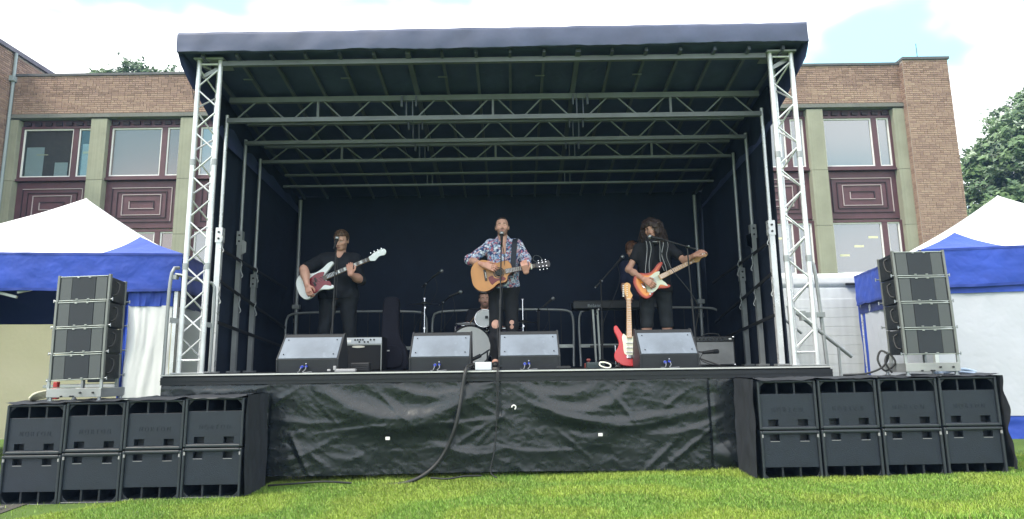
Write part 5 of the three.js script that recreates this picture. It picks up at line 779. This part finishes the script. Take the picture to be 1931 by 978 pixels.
// a hand: palm and five bent fingers; dir to the fingers, pn the way the palm faces, th the side of the thumb
function hand(w, dir, pn, th, curl, s = 1) {
  const D = V(...dir).normalize(), N = V(...pn); N.addScaledVector(D, -N.dot(D)).normalize(); let S = V(...th); S.addScaledVector(D, -S.dot(D)).addScaledVector(N, -S.dot(N)).normalize();
  const at = (a, b, c) => w.clone().addScaledVector(D, a * s).addScaledVector(S, b * s).addScaledVector(N, c * s), out = [];
  for (const [b, r] of [[0.026, 0.015], [0.008, 0.016], [-0.010, 0.016], [-0.028, 0.014]]) out.push(cap(at(0.0, b * 0.55, 0), at(0.082, b, 0.002), 0.017 * s, r * s * 0.9));
  [[0.030, 0.040, 0.024, 0.020], [0.010, 0.045, 0.028, 0.021], [-0.011, 0.042, 0.026, 0.020], [-0.031, 0.032, 0.020, 0.018]].forEach(([b, l1, l2, l3], i) => {
    let p = at(0.084, b, 0.002), a = curl[i] * 0.5; const step = (l, k) => { const q = p.clone().addScaledVector(D, Math.cos(a) * l * s).addScaledVector(N, Math.sin(a) * l * s).addScaledVector(S, b * 0.12 * l * 20 * s * 0.2); const c = cap(p, q, (0.0098 - k * 0.0008) * s, (0.009 - k * 0.0008) * s); c.k = 0.004; out.push(c); p = q; };
    step(l1, 0); a += curl[i] * 0.9; step(l2, 1); a += curl[i] * 0.6; step(l3, 2);
  });
  const t0 = at(0.022, 0.024, 0.004), t1 = at(0.050, 0.052, 0.012), t2 = at(0.078, 0.060, 0.022), t3 = at(0.098, 0.056, 0.028);
  for (const [a, b, r, q] of [[t0, t1, 0.014, 0.0115], [t1, t2, 0.011, 0.010], [t2, t3, 0.0098, 0.0085]]) { const c = cap(a, b, r * s, q * s); c.k = 0.006; out.push(c); }
  return out;
}
const skinMat = mat([1, 1, 1], 0.55, 0, { vertexColors: true, bumpMap: T.grain, bumpScale: 0.0004 }), vcol = (r, o = {}) => mat([1, 1, 1], r, 0, { vertexColors: true, bumpMap: T.cloth, bumpScale: 0.004, ...o });
function figure(name_, label, o) {
  const J = {}; for (const k in o.J) J[k] = V(...o.J[k]);
  const t = thing('person', label, 'person', [(J.hpR.x + J.hpL.x) / 2, o.floor ?? DY, (J.hpR.z + J.hpL.z) / 2]), B = o.bulk ?? 1, A = o.arm ?? 1;
  const hm = new THREE.Matrix4().makeTranslation(J.head).multiply(new THREE.Matrix4().makeRotationFromEuler(new THREE.Euler(o.hr[0], o.hr[1], o.hr[2], 'YXZ'))), hi = hm.clone().invert(), e = hi.elements;
  const toH = (x, y, z) => [e[0] * x + e[4] * y + e[8] * z + e[12], e[1] * x + e[5] * y + e[9] * z + e[13], e[2] * x + e[6] * y + e[10] * z + e[14]];
  const hs = o.hs ?? 1, hf = (x, y, z) => { const q = toH(x, y, z); return headField(q[0] / hs, q[1] / hs, q[2] / hs) * hs; };
  const neckTop = V(0, -0.06, -0.022).applyMatrix4(hm), chest = lerpV(J.shR, J.shL, 0.5), pel = lerpV(J.hpR, J.hpL, 0.5);
  const inR = lerpV(J.shR, J.shL, 0.24), inL = lerpV(J.shL, J.shR, 0.24); inR.y -= 0.06; inL.y -= 0.06;
  const torso = g => [cap(J.shR, J.shL, 0.058 * A + g), cap(J.neck, chest, 0.055 + g, 0.07 + g), cap(inR, lerpV(J.hpR, J.hpL, 0.1).add(V(0, 0.05, 0)), 0.105 * B + g, 0.10 * B + g), cap(inL, lerpV(J.hpL, J.hpR, 0.1).add(V(0, 0.05, 0)), 0.105 * B + g, 0.10 * B + g), cap(lerpV(chest, pel, 0.25), lerpV(chest, pel, 0.85).add(V(0, 0, 0.03 * (B - 0.9) * 6)), 0.105 * B + g, 0.115 * B + g)];
  const arm = (s, g, r2 = 0) => { const S = J['sh' + s], E = J['el' + s], W = J['wr' + s]; return [cap(S, E, 0.052 * A + g, 0.040 * A + g), cap(E, lerpV(E, W, 0.35), 0.040 * A + g, 0.041 * A + g), cap(lerpV(E, W, 0.35), W, 0.041 * A + g, 0.027 * A + g)]; };
  const leg = (s, g) => { const H = J['hp' + s], K = J['kn' + s], N = J['an' + s]; return [cap(H, K, 0.088 * B + g, 0.058 + g), cap(K, lerpV(K, N, 0.35), 0.057 + g, 0.058 + g), cap(lerpV(K, N, 0.35), N, 0.058 + g, 0.038 + g), cap(N, N.clone().add(V(0, -0.045, 0.12)), 0.040 + g, 0.032 + g)]; };
  // skin, with finer grids for the head and the hands
  const sk = o.skin ?? SK.fair, bodyP = [...torso(0), ...arm('R', 0), ...arm('L', 0), ...leg('R', 0), ...leg('L', 0), cap(neckTop, J.neck, 0.052 * hs, 0.060)], bf = union(bodyP, 0.035);
  const sv = (x, y, z) => 0.93 + 0.16 * nz(x * 9, y * 9, z * 9) + 0.05 * nz(x * 30, y * 30, z * 30);
  const bodyG = colorize(surf(bf, ...bounds(bodyP, 0.03), 0.012), (x, y, z) => { const k = sv(x, y, z); return [sk[0] * k, sk[1] * k * 0.98, sk[2] * k * 0.97]; });
  const neckC = cap(neckTop, J.neck, 0.050 * hs, 0.056), headG = colorize(surf((x, y, z) => smin(hf(x, y, z), neckC.f(x, y, z), 0.02), [J.head.x - 0.16, J.head.y - 0.22, J.head.z - 0.17], [J.head.x + 0.16, J.head.y + 0.17, J.head.z + 0.17], 0.0042), (x, y, z) => {
    const q = toH(x, y, z).map(v => v / hs), ax = Math.abs(q[0]); let c = sk.map((v, i) => v * sv(x, y, z)); const mx = (b, k) => { c = c.map((v, i) => mixn(v, b[i], k)); };
    mx([0.50, 0.19, 0.15], 0.35 * sstep(0.035, 0.0, Math.hypot(ax - 0.042, q[1] + 0.028)) * (q[2] > 0.03)); mx([0.5, 0.2, 0.15], 0.4 * sstep(0.02, 0.0, Math.hypot(q[0], q[1] + 0.034)) * (q[2] > 0.08));
    if (q[2] > 0.055) { mx([0.36, 0.12, 0.11], 0.75 * sstep(1, 0.7, Math.hypot(q[0] / 0.026, (q[1] + 0.065) / 0.011))); mx([0.12, 0.04, 0.035], 0.8 * sstep(1, 0.4, Math.hypot(q[0] / 0.022, (q[1] + 0.0655) / 0.0035))); mx(o.hairCol, (o.brow ?? 0.8) * sstep(1, 0.5, Math.hypot((ax - 0.030) / 0.021, (q[1] - 0.027 + ax * 0.06) / 0.007))); if (o.eyesShut) mx([0.10, 0.045, 0.035], 0.8 * sstep(1, 0.3, Math.hypot((ax - 0.031) / 0.016, (q[1] + 0.001) / 0.004))); else { mx([0.55, 0.52, 0.5], 0.8 * sstep(1, 0.6, Math.hypot((ax - 0.031) / 0.015, (q[1] - 0.003) / 0.006))); mx([0.03, 0.02, 0.015], 0.95 * sstep(1, 0.5, Math.hypot((ax - 0.031) / 0.007, (q[1] - 0.003) / 0.0065))); } mx(sk.map(v => v * 0.62), 0.5 * sstep(1, 0.2, Math.hypot((ax - 0.03) / 0.022, (q[1] - 0.012) / 0.010))); }
    if (o.beard) mx(o.hairCol, o.beard * sstep(-0.035, -0.055, q[1]) * sstep(-0.01, 0.02, q[2]) * sstep(0.9, 1.1, Math.hypot(q[0] / 0.024, (q[1] + 0.065) / 0.012)) + o.beard * 0.8 * sstep(1, 0.6, Math.hypot(q[0] / 0.03, (q[1] + 0.05) / 0.006)) * (q[2] > 0.06));
    return c;
  });
  const handG = ['R', 'L'].filter(s => o.hands[s]).map(s => { const h = o.hands[s], pr = [...hand(J['wr' + s], h.dir, h.pn, h.th, h.curl, h.s ?? 1), cap(lerpV(J['wr' + s], J['el' + s], 0.12), J['wr' + s], 0.029 * A, 0.026 * A)]; return colorize(surf(union(pr, 0.012), ...bounds(pr, 0.012), 0.0032), (x, y, z) => { const k = sv(x, y, z); return [sk[0] * k * 1.02, sk[1] * k * 0.93, sk[2] * k * 0.92]; }); });
  P('body', [bodyG, headG, ...handG], skinMat, t);
  // shirt: inflated torso and sleeves, cut at cuffs, hem and neckline
  const wr = (x, y, z) => 0.006 * nz(x * 11, y * 7, z * 11) + 0.004 * nz(x * 24 + y * 9, y * 13, z * 24) + 0.003 * Math.sin(y * 60 + 9 * nz(x * 5, y * 4, z * 5)) * nz(x * 6, y * 5, z * 6);
  const gS = o.loose ?? 0.014, cut = (s, fr) => { const S = J['sh' + s], E = J['el' + s], W = J['wr' + s], up = fr <= 1, a = up ? lerpV(S, E, fr) : lerpV(E, W, fr - 1), d = (up ? E.clone().sub(S) : W.clone().sub(E)).normalize(), k = d.dot(a), ps = up ? [arm(s, gS + 0.006)[0]] : arm(s, gS + 0.004).slice(0, 3); const u = union(ps, 0.03), u0 = up ? null : arm(s, gS + 0.004)[0]; return { f: (x, y, z) => { const c = Math.max(u(x, y, z), d.x * x + d.y * y + d.z * z - k); return up ? c : Math.min(c, u0.f(x, y, z)); }, lo: ps[0].lo.map((v, i) => Math.min(...ps.map(p => p.lo[i]))), hi: ps[0].hi.map((v, i) => Math.max(...ps.map(p => p.hi[i]))) }; };
  const shP = [...torso(gS), cut('R', o.sleeve[0]), cut('L', o.sleeve[1])], hip = o.hem < pel.y + 0.06 ? [cap(J.hpR, lerpV(J.hpR, J.knR, 0.3), 0.095 * B + gS, 0.10 * B + gS), cap(J.hpL, lerpV(J.hpL, J.knL, 0.3), 0.095 * B + gS, 0.10 * B + gS)] : [], su = union([...shP, ...hip], 0.035);
  const hole = cap(V(J.neck.x, J.neck.y + 0.035, J.neck.z + 0.02), V(...(o.vneck ?? [J.neck.x, J.neck.y + 0.02, J.neck.z + 0.07])), o.neckR ?? 0.062, o.vneck ? 0.012 : 0.045), neckUp = cap(J.neck, neckTop, 0.064, 0.07);
  const sf = (x, y, z) => Math.max(su(x, y, z) + wr(x, y, z), o.hem + 0.02 * nz(x * 7, 1, z * 7) + 0.06 * Math.max(0, o.hemCurve ? Math.abs(x - pel.x) * 2.2 : 0) - y, -hole.f(x, y, z), -neckUp.f(x, y, z));
  P('shirt', colorize(surf(sf, ...bounds([...shP, ...hip], 0.03), o.floral ? 0.0075 : 0.010), o.shirtCol), vcol(o.shirtRough ?? 0.85), t);
  if (o.collar) P('collar', o.collar.map(c => tube(c, 0.016, 14, 6)), vcolConst(o.shirtMat), t);
  const tp = ['R', 'L'].flatMap(s => leg(s, 0.012).slice(0, 3).map((p, i) => p)), tb = [cap(J.hpR, J.hpL, 0.115 * B), cap(lerpV(J.hpR, J.hpL, 0.25).add(V(0, 0.08, 0)), lerpV(J.hpL, J.hpR, 0.25).add(V(0, 0.08, 0)), 0.125 * B)], rips = o.rips ?? [];
  const tu = union([...tp, ...tb], 0.03), top = o.waist, cf = o.trouserEnd ?? -9;
  P('trousers', colorize(surf((x, y, z) => Math.max(tu(x, y, z) + wr(x, y, z) * 1.2, y - top, cf - y, ...rips.map(r => r[3] - Math.hypot(x - r[0], y - r[1], z - r[2]))), ...bounds([...tp, ...tb], 0.03), 0.011), (x, y, z) => o.trouserCol.map(v => v * (0.85 + 0.4 * nz(x * 14, y * 9, z * 14)))), vcol(0.85), t);
  for (const s of ['R', 'L']) { const N = J['an' + s], sp = [cap(N.clone().add(V(0, -0.03, -0.02)), N.clone().add(V(0, -0.045, 0.15)), 0.048, 0.036), cap(N.clone().add(V(0, 0.02, -0.01)), N.clone().add(V(0, -0.03, -0.02)), 0.045, 0.048)], yb = (o.floor ?? DY) + 0.002; P('shoe', surf((x, y, z) => Math.max(union(sp, 0.02)(x, y, z), yb - y), ...bounds(sp, 0.02), 0.009), M.rubber, t); }
  // hair
  const hr = rng(o.seed ?? 1), hp = o.hair, hairF = (x, y, z) => { const q = toH(x, y, z).map(v => v / hs), ax = Math.abs(q[0]); let d = headField0(q[0], q[1], q[2]) - hp.t - 0.006 * nz(x * 60, y * 60, z * 60) - (hp.lump ?? 0.004) * nz(x * 25, y * 25, z * 25); const faceLine = hp.line + (hp.side ?? 0.5) * ax; d = Math.max(d, (q[2] > -0.02 ? (faceLine - hp.rec * Math.max(0, q[2] + 0.02)) - q[1] - (q[2] < 0.02 ? (hp.burn ?? 0.03) : 0) : hp.nape - q[1])); for (const m of hp.mass ?? []) { const k = ell(q[0], q[1], q[2], ...m) - 0.024 * nz(x * 18, y * 11, z * 18) - 0.012 * nz(x * 48, y * 22, z * 48); d = smin(d, k, 0.03); } if (hp.face) d = Math.max(d, -ell(q[0], q[1], q[2], ...hp.face)); return d * 0.8 * hs; };
  const hw = hp.ext ?? 0.15, hg = colorize(surf(hairF, [J.head.x - hw, J.head.y - (hp.mass ? 0.27 : 0.14), J.head.z - hw], [J.head.x + hw, J.head.y + 0.2, J.head.z + hw], 0.0055), (x, y, z) => { const k = 0.75 + 0.7 * nz(x * 50, y * 14, z * 50) + 0.3 * nz(x * 9, y * 9, z * 9); return o.hairCol.map(v => v * Math.max(0.3, k)); });
  const strands = [];
  for (let i = 0; i < (hp.strands ?? 0); i++) { const m = hp.mass[Math.floor(hr() * hp.mass.length)], d = V(hr() - 0.5, hr() * 0.8 - 0.5, hr() - 0.35).normalize(), p = V(m[0] + d.x * m[3], m[1] + d.y * m[4], m[2] + d.z * m[5]), q = p.clone().add(V(d.x * 0.02 + (hr() - 0.5) * 0.03, -0.03 - 0.04 * hr(), d.z * 0.01)), r = q.clone().add(V((hr() - 0.5) * 0.05, -0.03 - 0.03 * hr(), (hr() - 0.5) * 0.03)); strands.push(colorize(tube([V(p.x * 0.85, p.y + 0.03, p.z * 0.85), p, q, r].map(k => k.multiplyScalar(hs).applyMatrix4(hm)), 0.0022 + 0.002 * hr(), 8, 4), () => o.hairCol.map(v => v * (0.7 + 0.6 * hr())))); }
  P('hair', [hg, ...strands], vcol(0.6), t);
  return { t, J, toH, hm, chest, pel };
}
function headField0(x, y, z) { return smin(ell(x, y, z, 0, 0.028, -0.012, 0.074, 0.088, 0.094), ell(x, y, z, 0, -0.03, 0.012, 0.064, 0.082, 0.072), 0.03); }
const vcolConst = m => m;
const plainCol = (c, a = 0.25) => (x, y, z) => { const k = 1 + a * nz(x * 8, y * 8, z * 8); return c.map(v => v * k); };
const FL = [[0.55, 0.62, 0.78], [0.62, 0.68, 0.80], [0.03, 0.05, 0.16], [0.55, 0.17, 0.22], [0.20, 0.33, 0.56], [0.70, 0.74, 0.82], [0.64, 0.40, 0.46], [0.42, 0.52, 0.70]];
function floral(x, y, z) { // petals and leaves scattered on a pale blue cloth
  const s = 46, u = x * s + 0.8 * nz(x * 18, y * 18, z * 18), v = y * s + 0.8 * nz(y * 18, x * 18, 4), w = z * s * 0.8, ix = Math.floor(u), iy = Math.floor(v), iz = Math.floor(w); let best = 1e9, b2 = 1e9, id = 0;
  for (let a = -1; a <= 1; a++) for (let b = -1; b <= 1; b++) for (let c = -1; c <= 1; c++) { const h = Math.abs(Math.sin((ix + a) * 127.1 + (iy + b) * 311.7 + (iz + c) * 74.7) * 43758.5453), f1 = h % 1, f2 = (h * 7.13) % 1, f3 = (h * 13.7) % 1, d = Math.hypot(ix + a + f1 - u, iy + b + f2 - v, iz + c + f3 - w); if (d < best) { b2 = best; best = d; id = (h * 29.3) % 1; } else if (d < b2) b2 = d; }
  const c = FL[Math.floor(id * FL.length)], k = sstep(0.02, 0.16, b2 - best); return [0, 1, 2].map(i => mixn([0.03, 0.05, 0.15][i], c[i], k));
}
// bass player: heavy build, head bowed
figure('bass', 'bass player in black shirt and trousers looking down at a white bass guitar', {
  J: { head: [-2.112, 2.628, -7.88], neck: [-2.132, 2.475, -7.93], shR: [-2.325, 2.395, -7.92], shL: [-1.955, 2.39, -7.95], elR: [-2.475, 2.235, -7.62], wrR: [-2.405, 2.035, -7.535], elL: [-1.850, 2.125, -7.82], wrL: [-1.915, 2.165, -7.61], hpR: [-2.25, 1.96, -7.95], hpL: [-2.03, 1.96, -7.95], knR: [-2.30, 1.53, -7.92], knL: [-1.99, 1.53, -7.92], anR: [-2.31, 1.12, -7.95], anL: [-1.98, 1.12, -7.95] },
  hr: [0.40, -0.16, -0.06], hs: 1.05, bulk: 1.26, arm: 1.2, skin: SK.fair, hairCol: [0.115, 0.062, 0.035], sleeve: [0.98, 1.05], hem: 1.90, waist: 2.03, shirtCol: plainCol([0.008, 0.010, 0.016]), trouserCol: [0.007, 0.010, 0.015], vneck: [-2.118, 2.37, -7.76], neckR: 0.062, seed: 3,
  hair: { t: 0.012, line: 0.078, side: -0.2, rec: 0.05, burn: 0.06, nape: -0.05, lump: 0.006 }, brow: 0.5,
  hands: { R: { dir: [0.32, -0.9, 0.12], pn: [0.1, 0, -1], th: [1, 0.3, 0], curl: [0.7, 0.75, 0.8, 0.85] }, L: { dir: [-0.12, 0.9, 0.12], pn: [-0.1, 0.2, -1], th: [1, 0.2, -0.3], curl: [0.85, 0.8, 0.85, 0.9] } },
});
// singer: eyes shut at the microphone, floral shirt, ripped jeans
const singer = figure('singer', 'singer in floral shirt and ripped black jeans playing an amber acoustic guitar', {
  J: { head: [-0.110, 2.668, -7.40], neck: [-0.105, 2.525, -7.43], shR: [-0.248, 2.455, -7.42], shL: [0.055, 2.455, -7.42], elR: [-0.485, 2.275, -7.35], wrR: [-0.315, 2.175, -7.09], elL: [0.158, 2.285, -7.36], wrL: [0.155, 2.085, -7.075], hpR: [-0.185, 1.95, -7.43], hpL: [-0.02, 1.95, -7.43], knR: [-0.195, 1.52, -7.37], knL: [-0.01, 1.52, -7.40], anR: [-0.20, 1.12, -7.43], anL: [0.02, 1.12, -7.43] },
  hr: [-0.04, 0.02, 0.03], hs: 0.97, bulk: 0.92, arm: 0.88, skin: SK.fair, hairCol: [0.035, 0.022, 0.016], beard: 0.45, eyesShut: true, sleeve: [1.12, 1.72], hem: 1.93, hemCurve: true, waist: 2.02, floral: true, shirtCol: floral, loose: 0.018, trouserCol: [0.008, 0.009, 0.013], vneck: [-0.085, 2.30, -7.29], neckR: 0.060, seed: 5,
  rips: [[-0.195, 1.535, -7.30, 0.052], [-0.012, 1.555, -7.33, 0.030], [-0.012, 1.50, -7.33, 0.026]], hair: { t: 0.005, line: 0.088, side: -0.1, rec: 0.05, burn: 0.085, nape: -0.05, lump: 0.002 },
  hands: { R: { dir: [0.92, -0.28, 0.05], pn: [0, -0.15, -1], th: [0, 1, 0.2], curl: [0.55, 0.5, 0.55, 0.6] }, L: { dir: [-0.15, 0.6, 0.35], pn: [-0.1, 0.4, -1], th: [1, 0.3, -0.4], curl: [1.1, 1.1, 1.15, 1.2] } },
});
{ // open collar of the singer's shirt
  const flap = s => sheet(8, 8, (u, v) => [-0.105 + s * (0.055 + 0.045 * u - 0.01 * v), 2.565 - 0.10 * v - 0.035 * u, -7.40 + 0.085 * v - 0.055 * u * (1 - v) + 0.012]);
  P('collar', [-1, 1].map(s => colorize(flap(s), floral)), vcol(0.85), singer.t);
}
// guitarist: long wavy hair, striped scarf, arm reaching to the tuners
const gt = figure('guitarist', 'long-haired guitarist in black T-shirt and striped scarf playing a sunburst guitar', {
  J: { head: [1.645, 2.628, -7.48], neck: [1.668, 2.475, -7.53], shR: [1.502, 2.41, -7.52], shL: [1.845, 2.425, -7.53], elR: [1.352, 2.155, -7.45], wrR: [1.475, 2.01, -7.22], elL: [1.985, 2.235, -7.36], wrL: [2.055, 2.268, -7.22], hpR: [1.575, 1.94, -7.53], hpL: [1.755, 1.94, -7.53], knR: [1.545, 1.52, -7.50], knL: [1.775, 1.52, -7.50], anR: [1.53, 1.12, -7.53], anL: [1.79, 1.12, -7.53] },
  hr: [0.22, -0.42, 0.05], hs: 0.98, bulk: 0.98, arm: 0.86, skin: SK.tan, hairCol: [0.032, 0.017, 0.012], sleeve: [0.62, 0.78], hem: 1.88, waist: 1.98, shirtCol: plainCol([0.006, 0.007, 0.011]), trouserCol: [0.015, 0.019, 0.023], trouserEnd: 1.475, seed: 7,
  hair: { t: 0.022, line: 0.055, side: -0.3, rec: 0.0, burn: 0.2, nape: -0.16, lump: 0.012, ext: 0.24, strands: 420, face: [-0.012, -0.035, 0.10, 0.043, 0.085, 0.07], mass: [[0.085, -0.03, 0.0, 0.060, 0.12, 0.085], [-0.082, -0.03, -0.01, 0.050, 0.12, 0.08], [0.105, -0.13, -0.01, 0.048, 0.10, 0.07], [-0.088, -0.13, -0.02, 0.038, 0.095, 0.06], [0, 0.045, -0.03, 0.090, 0.088, 0.105], [0, -0.08, -0.085, 0.10, 0.13, 0.06]] },
  hands: { R: { dir: [0.80, -0.55, 0.05], pn: [0, 0, -1], th: [0.4, 0.9, 0.2], curl: [0.5, 0.55, 0.6, 0.6] }, L: { dir: [0.72, 0.42, 0.12], pn: [0.3, -0.75, -0.6], th: [-0.4, 0.2, 0.7], curl: [0.75, 0.8, 0.85, 0.9] } },
});
{ // scarf: loops round the neck and striped tails hanging down the chest
  const n = gt.J.neck, loops = [], tails = [], stripes = [];
  for (let i = 0; i < 3; i++) loops.push(tube([0, 1, 2, 3, 4, 5, 6, 7].map(k => { const a = k / 8 * TWO; return [n.x + (0.088 + 0.008 * i) * Math.sin(a), n.y + 0.075 - 0.028 * i - 0.045 * Math.cos(a) * 0.8, n.z + 0.012 + (0.082 + 0.008 * i) * Math.cos(a)]; }), 0.027, 40, 8, true));
  const tail = (x0, x1, yb, w, ph) => { const f = (u, v) => { const y = mixn(n.y + 0.0, yb, v); return [mixn(x0, x1, v) + (u - 0.5) * w + 0.016 * Math.sin(v * 6 + ph), y, n.z + 0.135 + 0.02 * Math.sin(v * 2.2) + 0.012 * Math.sin(u * 9 + ph)]; }; tails.push(sheet(12, 24, f)); for (const c of ph ? [0.1, 0.42, 0.9] : [0.15, 0.62]) stripes.push(sheet(2, 24, (u, v) => { const p = f(c + (u - 0.5) * 0.065 + 0.05 * Math.sin(v * 9 + ph * 2 + c * 11), v); return [p[0], p[1], p[2] + 0.0035]; })); };
  tail(1.585, 1.575, 2.06, 0.095, 0); tail(1.745, 1.775, 2.12, 0.11, 1.4);
  for (let i = 0; i < 2; i++) stripes.push(tube([-2, -1, 0, 1, 2].map(k => { const a = k / 5 * 1.9 + 0.2; return [n.x + (0.118 + 0.008 * i) * Math.sin(a), n.y + 0.068 - 0.04 * i - 0.036 * Math.cos(a), n.z + 0.016 + (0.112 + 0.008 * i) * Math.cos(a)]; }), 0.0055, 24, 5));
  const sc = P('scarf', [...loops, ...tails], M.scarf = mat([0.010, 0.011, 0.014], 0.9, 0, { bumpMap: T.cloth, bumpScale: 0.004 }), gt.t); P('stripe', stripes, mat([0.36, 0.36, 0.38], 0.9), sc);
}
// keyboard player behind, drummer seated at the back
figure('keys', 'keyboard player in dark T-shirt standing mostly hidden behind the guitarist', {
  J: { head: [1.655, 2.61, -8.78], neck: [1.665, 2.46, -8.82], shR: [1.545, 2.39, -8.80], shL: [1.86, 2.39, -8.82], elR: [1.515, 2.10, -8.72], wrR: [1.50, 1.955, -8.52], elL: [1.93, 2.12, -8.75], wrL: [1.80, 1.96, -8.55], hpR: [1.60, 1.94, -8.85], hpL: [1.79, 1.94, -8.85], knR: [1.6, 1.52, -8.83], knL: [1.8, 1.52, -8.83], anR: [1.6, 1.12, -8.85], anL: [1.8, 1.12, -8.85] },
  hr: [0.35, -0.3, 0.1], bulk: 1, arm: 0.95, skin: SK.tan, hairCol: [0.13, 0.055, 0.03], sleeve: [0.85, 0.85], hem: 1.9, waist: 1.98, shirtCol: plainCol([0.012, 0.016, 0.045]), trouserCol: [0.012, 0.014, 0.02], seed: 9, hair: { t: 0.016, line: 0.045, side: 0.0, rec: 0.1, burn: 0.06, nape: -0.08, lump: 0.008 },
  hands: { R: { dir: [0.1, -0.35, 0.9], pn: [0, -1, -0.3], th: [1, 0, 0], curl: [0.5, 0.5, 0.5, 0.5] }, L: { dir: [-0.1, -0.35, 0.9], pn: [0, -1, -0.3], th: [-1, 0, 0], curl: [0.5, 0.5, 0.5, 0.5] } },
});
figure('drummer', 'drummer in dark T-shirt sitting behind the drum kit below the singer guitar', {
  J: { head: [-0.385, 1.985, -9.0], neck: [-0.39, 1.845, -9.04], shR: [-0.565, 1.785, -9.02], shL: [-0.215, 1.785, -9.02], elR: [-0.625, 1.62, -8.92], wrR: [-0.575, 1.60, -8.70], elL: [-0.14, 1.55, -8.95], wrL: [-0.22, 1.60, -8.72], hpR: [-0.48, 1.50, -9.08], hpL: [-0.30, 1.50, -9.08], knR: [-0.62, 1.48, -8.74], knL: [-0.14, 1.48, -8.74], anR: [-0.60, 1.12, -8.84], anL: [-0.12, 1.12, -8.84] },
  hr: [0.08, 0.05, 0], bulk: 1.05, arm: 1, skin: SK.fair, hairCol: [0.05, 0.03, 0.022], beard: 0.55, sleeve: [0.85, 0.85], hem: 1.46, waist: 1.58, shirtCol: plainCol([0.012, 0.013, 0.022]), trouserCol: [0.015, 0.016, 0.022], seed: 11, hair: { t: 0.012, line: 0.075, side: 0.05, rec: 0.05, burn: 0.06, nape: -0.07, lump: 0.008 },
  hands: { R: { dir: [0.3, -0.1, 0.9], pn: [0.2, -1, 0], th: [1, 0.2, 0], curl: [1.0, 1.05, 1.1, 1.1] }, L: { dir: [-0.4, -0.1, 0.85], pn: [-0.2, -1, 0], th: [-1, 0.2, 0], curl: [1.0, 1.05, 1.1, 1.1] } },
});
solo('drum_stool', 'round black drum stool under the drummer', 'stool', [new THREE.CylinderGeometry(0.17, 0.17, 0.07, 28).translate(-0.39, 1.37, -9.1), cyl(V(-0.39, 1.03, -9.1), V(-0.39, 1.36, -9.1), 0.02), ...[0, 1, 2].map(i => cyl(V(-0.39, 1.2, -9.1), V(-0.39 + 0.2 * Math.cos(i * 2.09), 1.04, -9.1 + 0.2 * Math.sin(i * 2.09)), 0.012))], M.black);
solo('drum_stick', 'pale wooden drum stick in the drummer right hand', 'drum stick', [cyl(V(-0.585, 1.63, -8.78), V(-0.50, 1.70, -8.42), 0.008, 0.005)], woodMaple);
// ---------- grass ----------
{
  const r = rng(404), N = 330000, bl = new THREE.BufferGeometry(), w = 0.0021;
  bl.setAttribute('position', new THREE.Float32BufferAttribute([-w, 0, 0, w, 0, 0, w * 0.7, 0.55, 0.10, -w, 0, 0, w * 0.7, 0.55, 0.10, -w * 0.7, 0.55, 0.10, -w * 0.7, 0.55, 0.10, w * 0.7, 0.55, 0.10, 0, 1, 0.36], 3)); 
  { const q = []; for (let i = 0; i < 9; i++) q.push(0, 0.5, 0.86); bl.setAttribute('normal', new THREE.Float32BufferAttribute(q, 3)); }
  const im = new THREE.InstancedMesh(bl, mat([1, 1, 1], 0.6, 0, { phys: true, transmission: 0.35, thickness: 0 }), N), d = new THREE.Object3D(), c = new THREE.Color();
  let i = 0;
  while (i < N) {
    const near = r() < 0.9, x = near ? -5 + 10 * r() : -8 + 16 * r(), z = near ? -4.2 - 2.35 * r() : -2.6 - 4.2 * r();
    if (z < -6.3 && x > -3.3 && x < 2.98) { if (r() < 0.9) continue; }
    if (z < -5.68 && ((x > -4.34 && x < -2.26) || (x > 2.07 && x < 4.17))) continue;
    if (x < -3.05 - (z + 5.9) * 0.75 && z > -6.6 && x > -7) { if (r() < 0.985) continue; }
    const patch = fbm(x * 0.9, 2, z * 1.3, 4), edge = sstep(0.5, 0.0, -6.05 - z + 0.5 > 0 ? Math.abs(z + 6.1) : 1) * (x > -1.8 && x < 2.1 ? 1 : 0.4), h = (0.020 + 0.015 * r() + 0.010 * Math.max(0, nz(x * 5, 1, z * 5)) + 0.03 * edge * r() * r()) * (1 + 0.5 * patch);
    d.position.set(x, gy(x, z) - 0.003, z); d.rotation.set((r() - 0.5) * 0.5, r() * TWO, (r() - 0.5) * 0.9); d.scale.set(0.9 + 0.7 * r(), h, h * (0.6 + 1.2 * r())); d.updateMatrix(); im.setMatrixAt(i, d.matrix);
    const k = 0.84 + 0.36 * r() + 0.26 * patch, dry = r() < 0.05 + 0.10 * Math.max(0, patch), y = sstep(-0.1, 0.35, nz(x * 1.6, 7, z * 2.2) + 0.15);
    if (dry) c.setRGB(0.42 * k, 0.40 * k, 0.12 * k); else c.setRGB(mixn(0.30, 0.42, y) * k, mixn(0.50, 0.57, y) * k, mixn(0.075, 0.085, y) * k); im.setColorAt(i, c); i++;
  }
  im.name = 'grass'; im.userData.kind = 'stuff'; im.userData.label = 'short bright green grass of the lawn before the stage'; im.castShadow = im.receiveShadow = true; scene.add(im);
}
renderer.render(scene, camera);
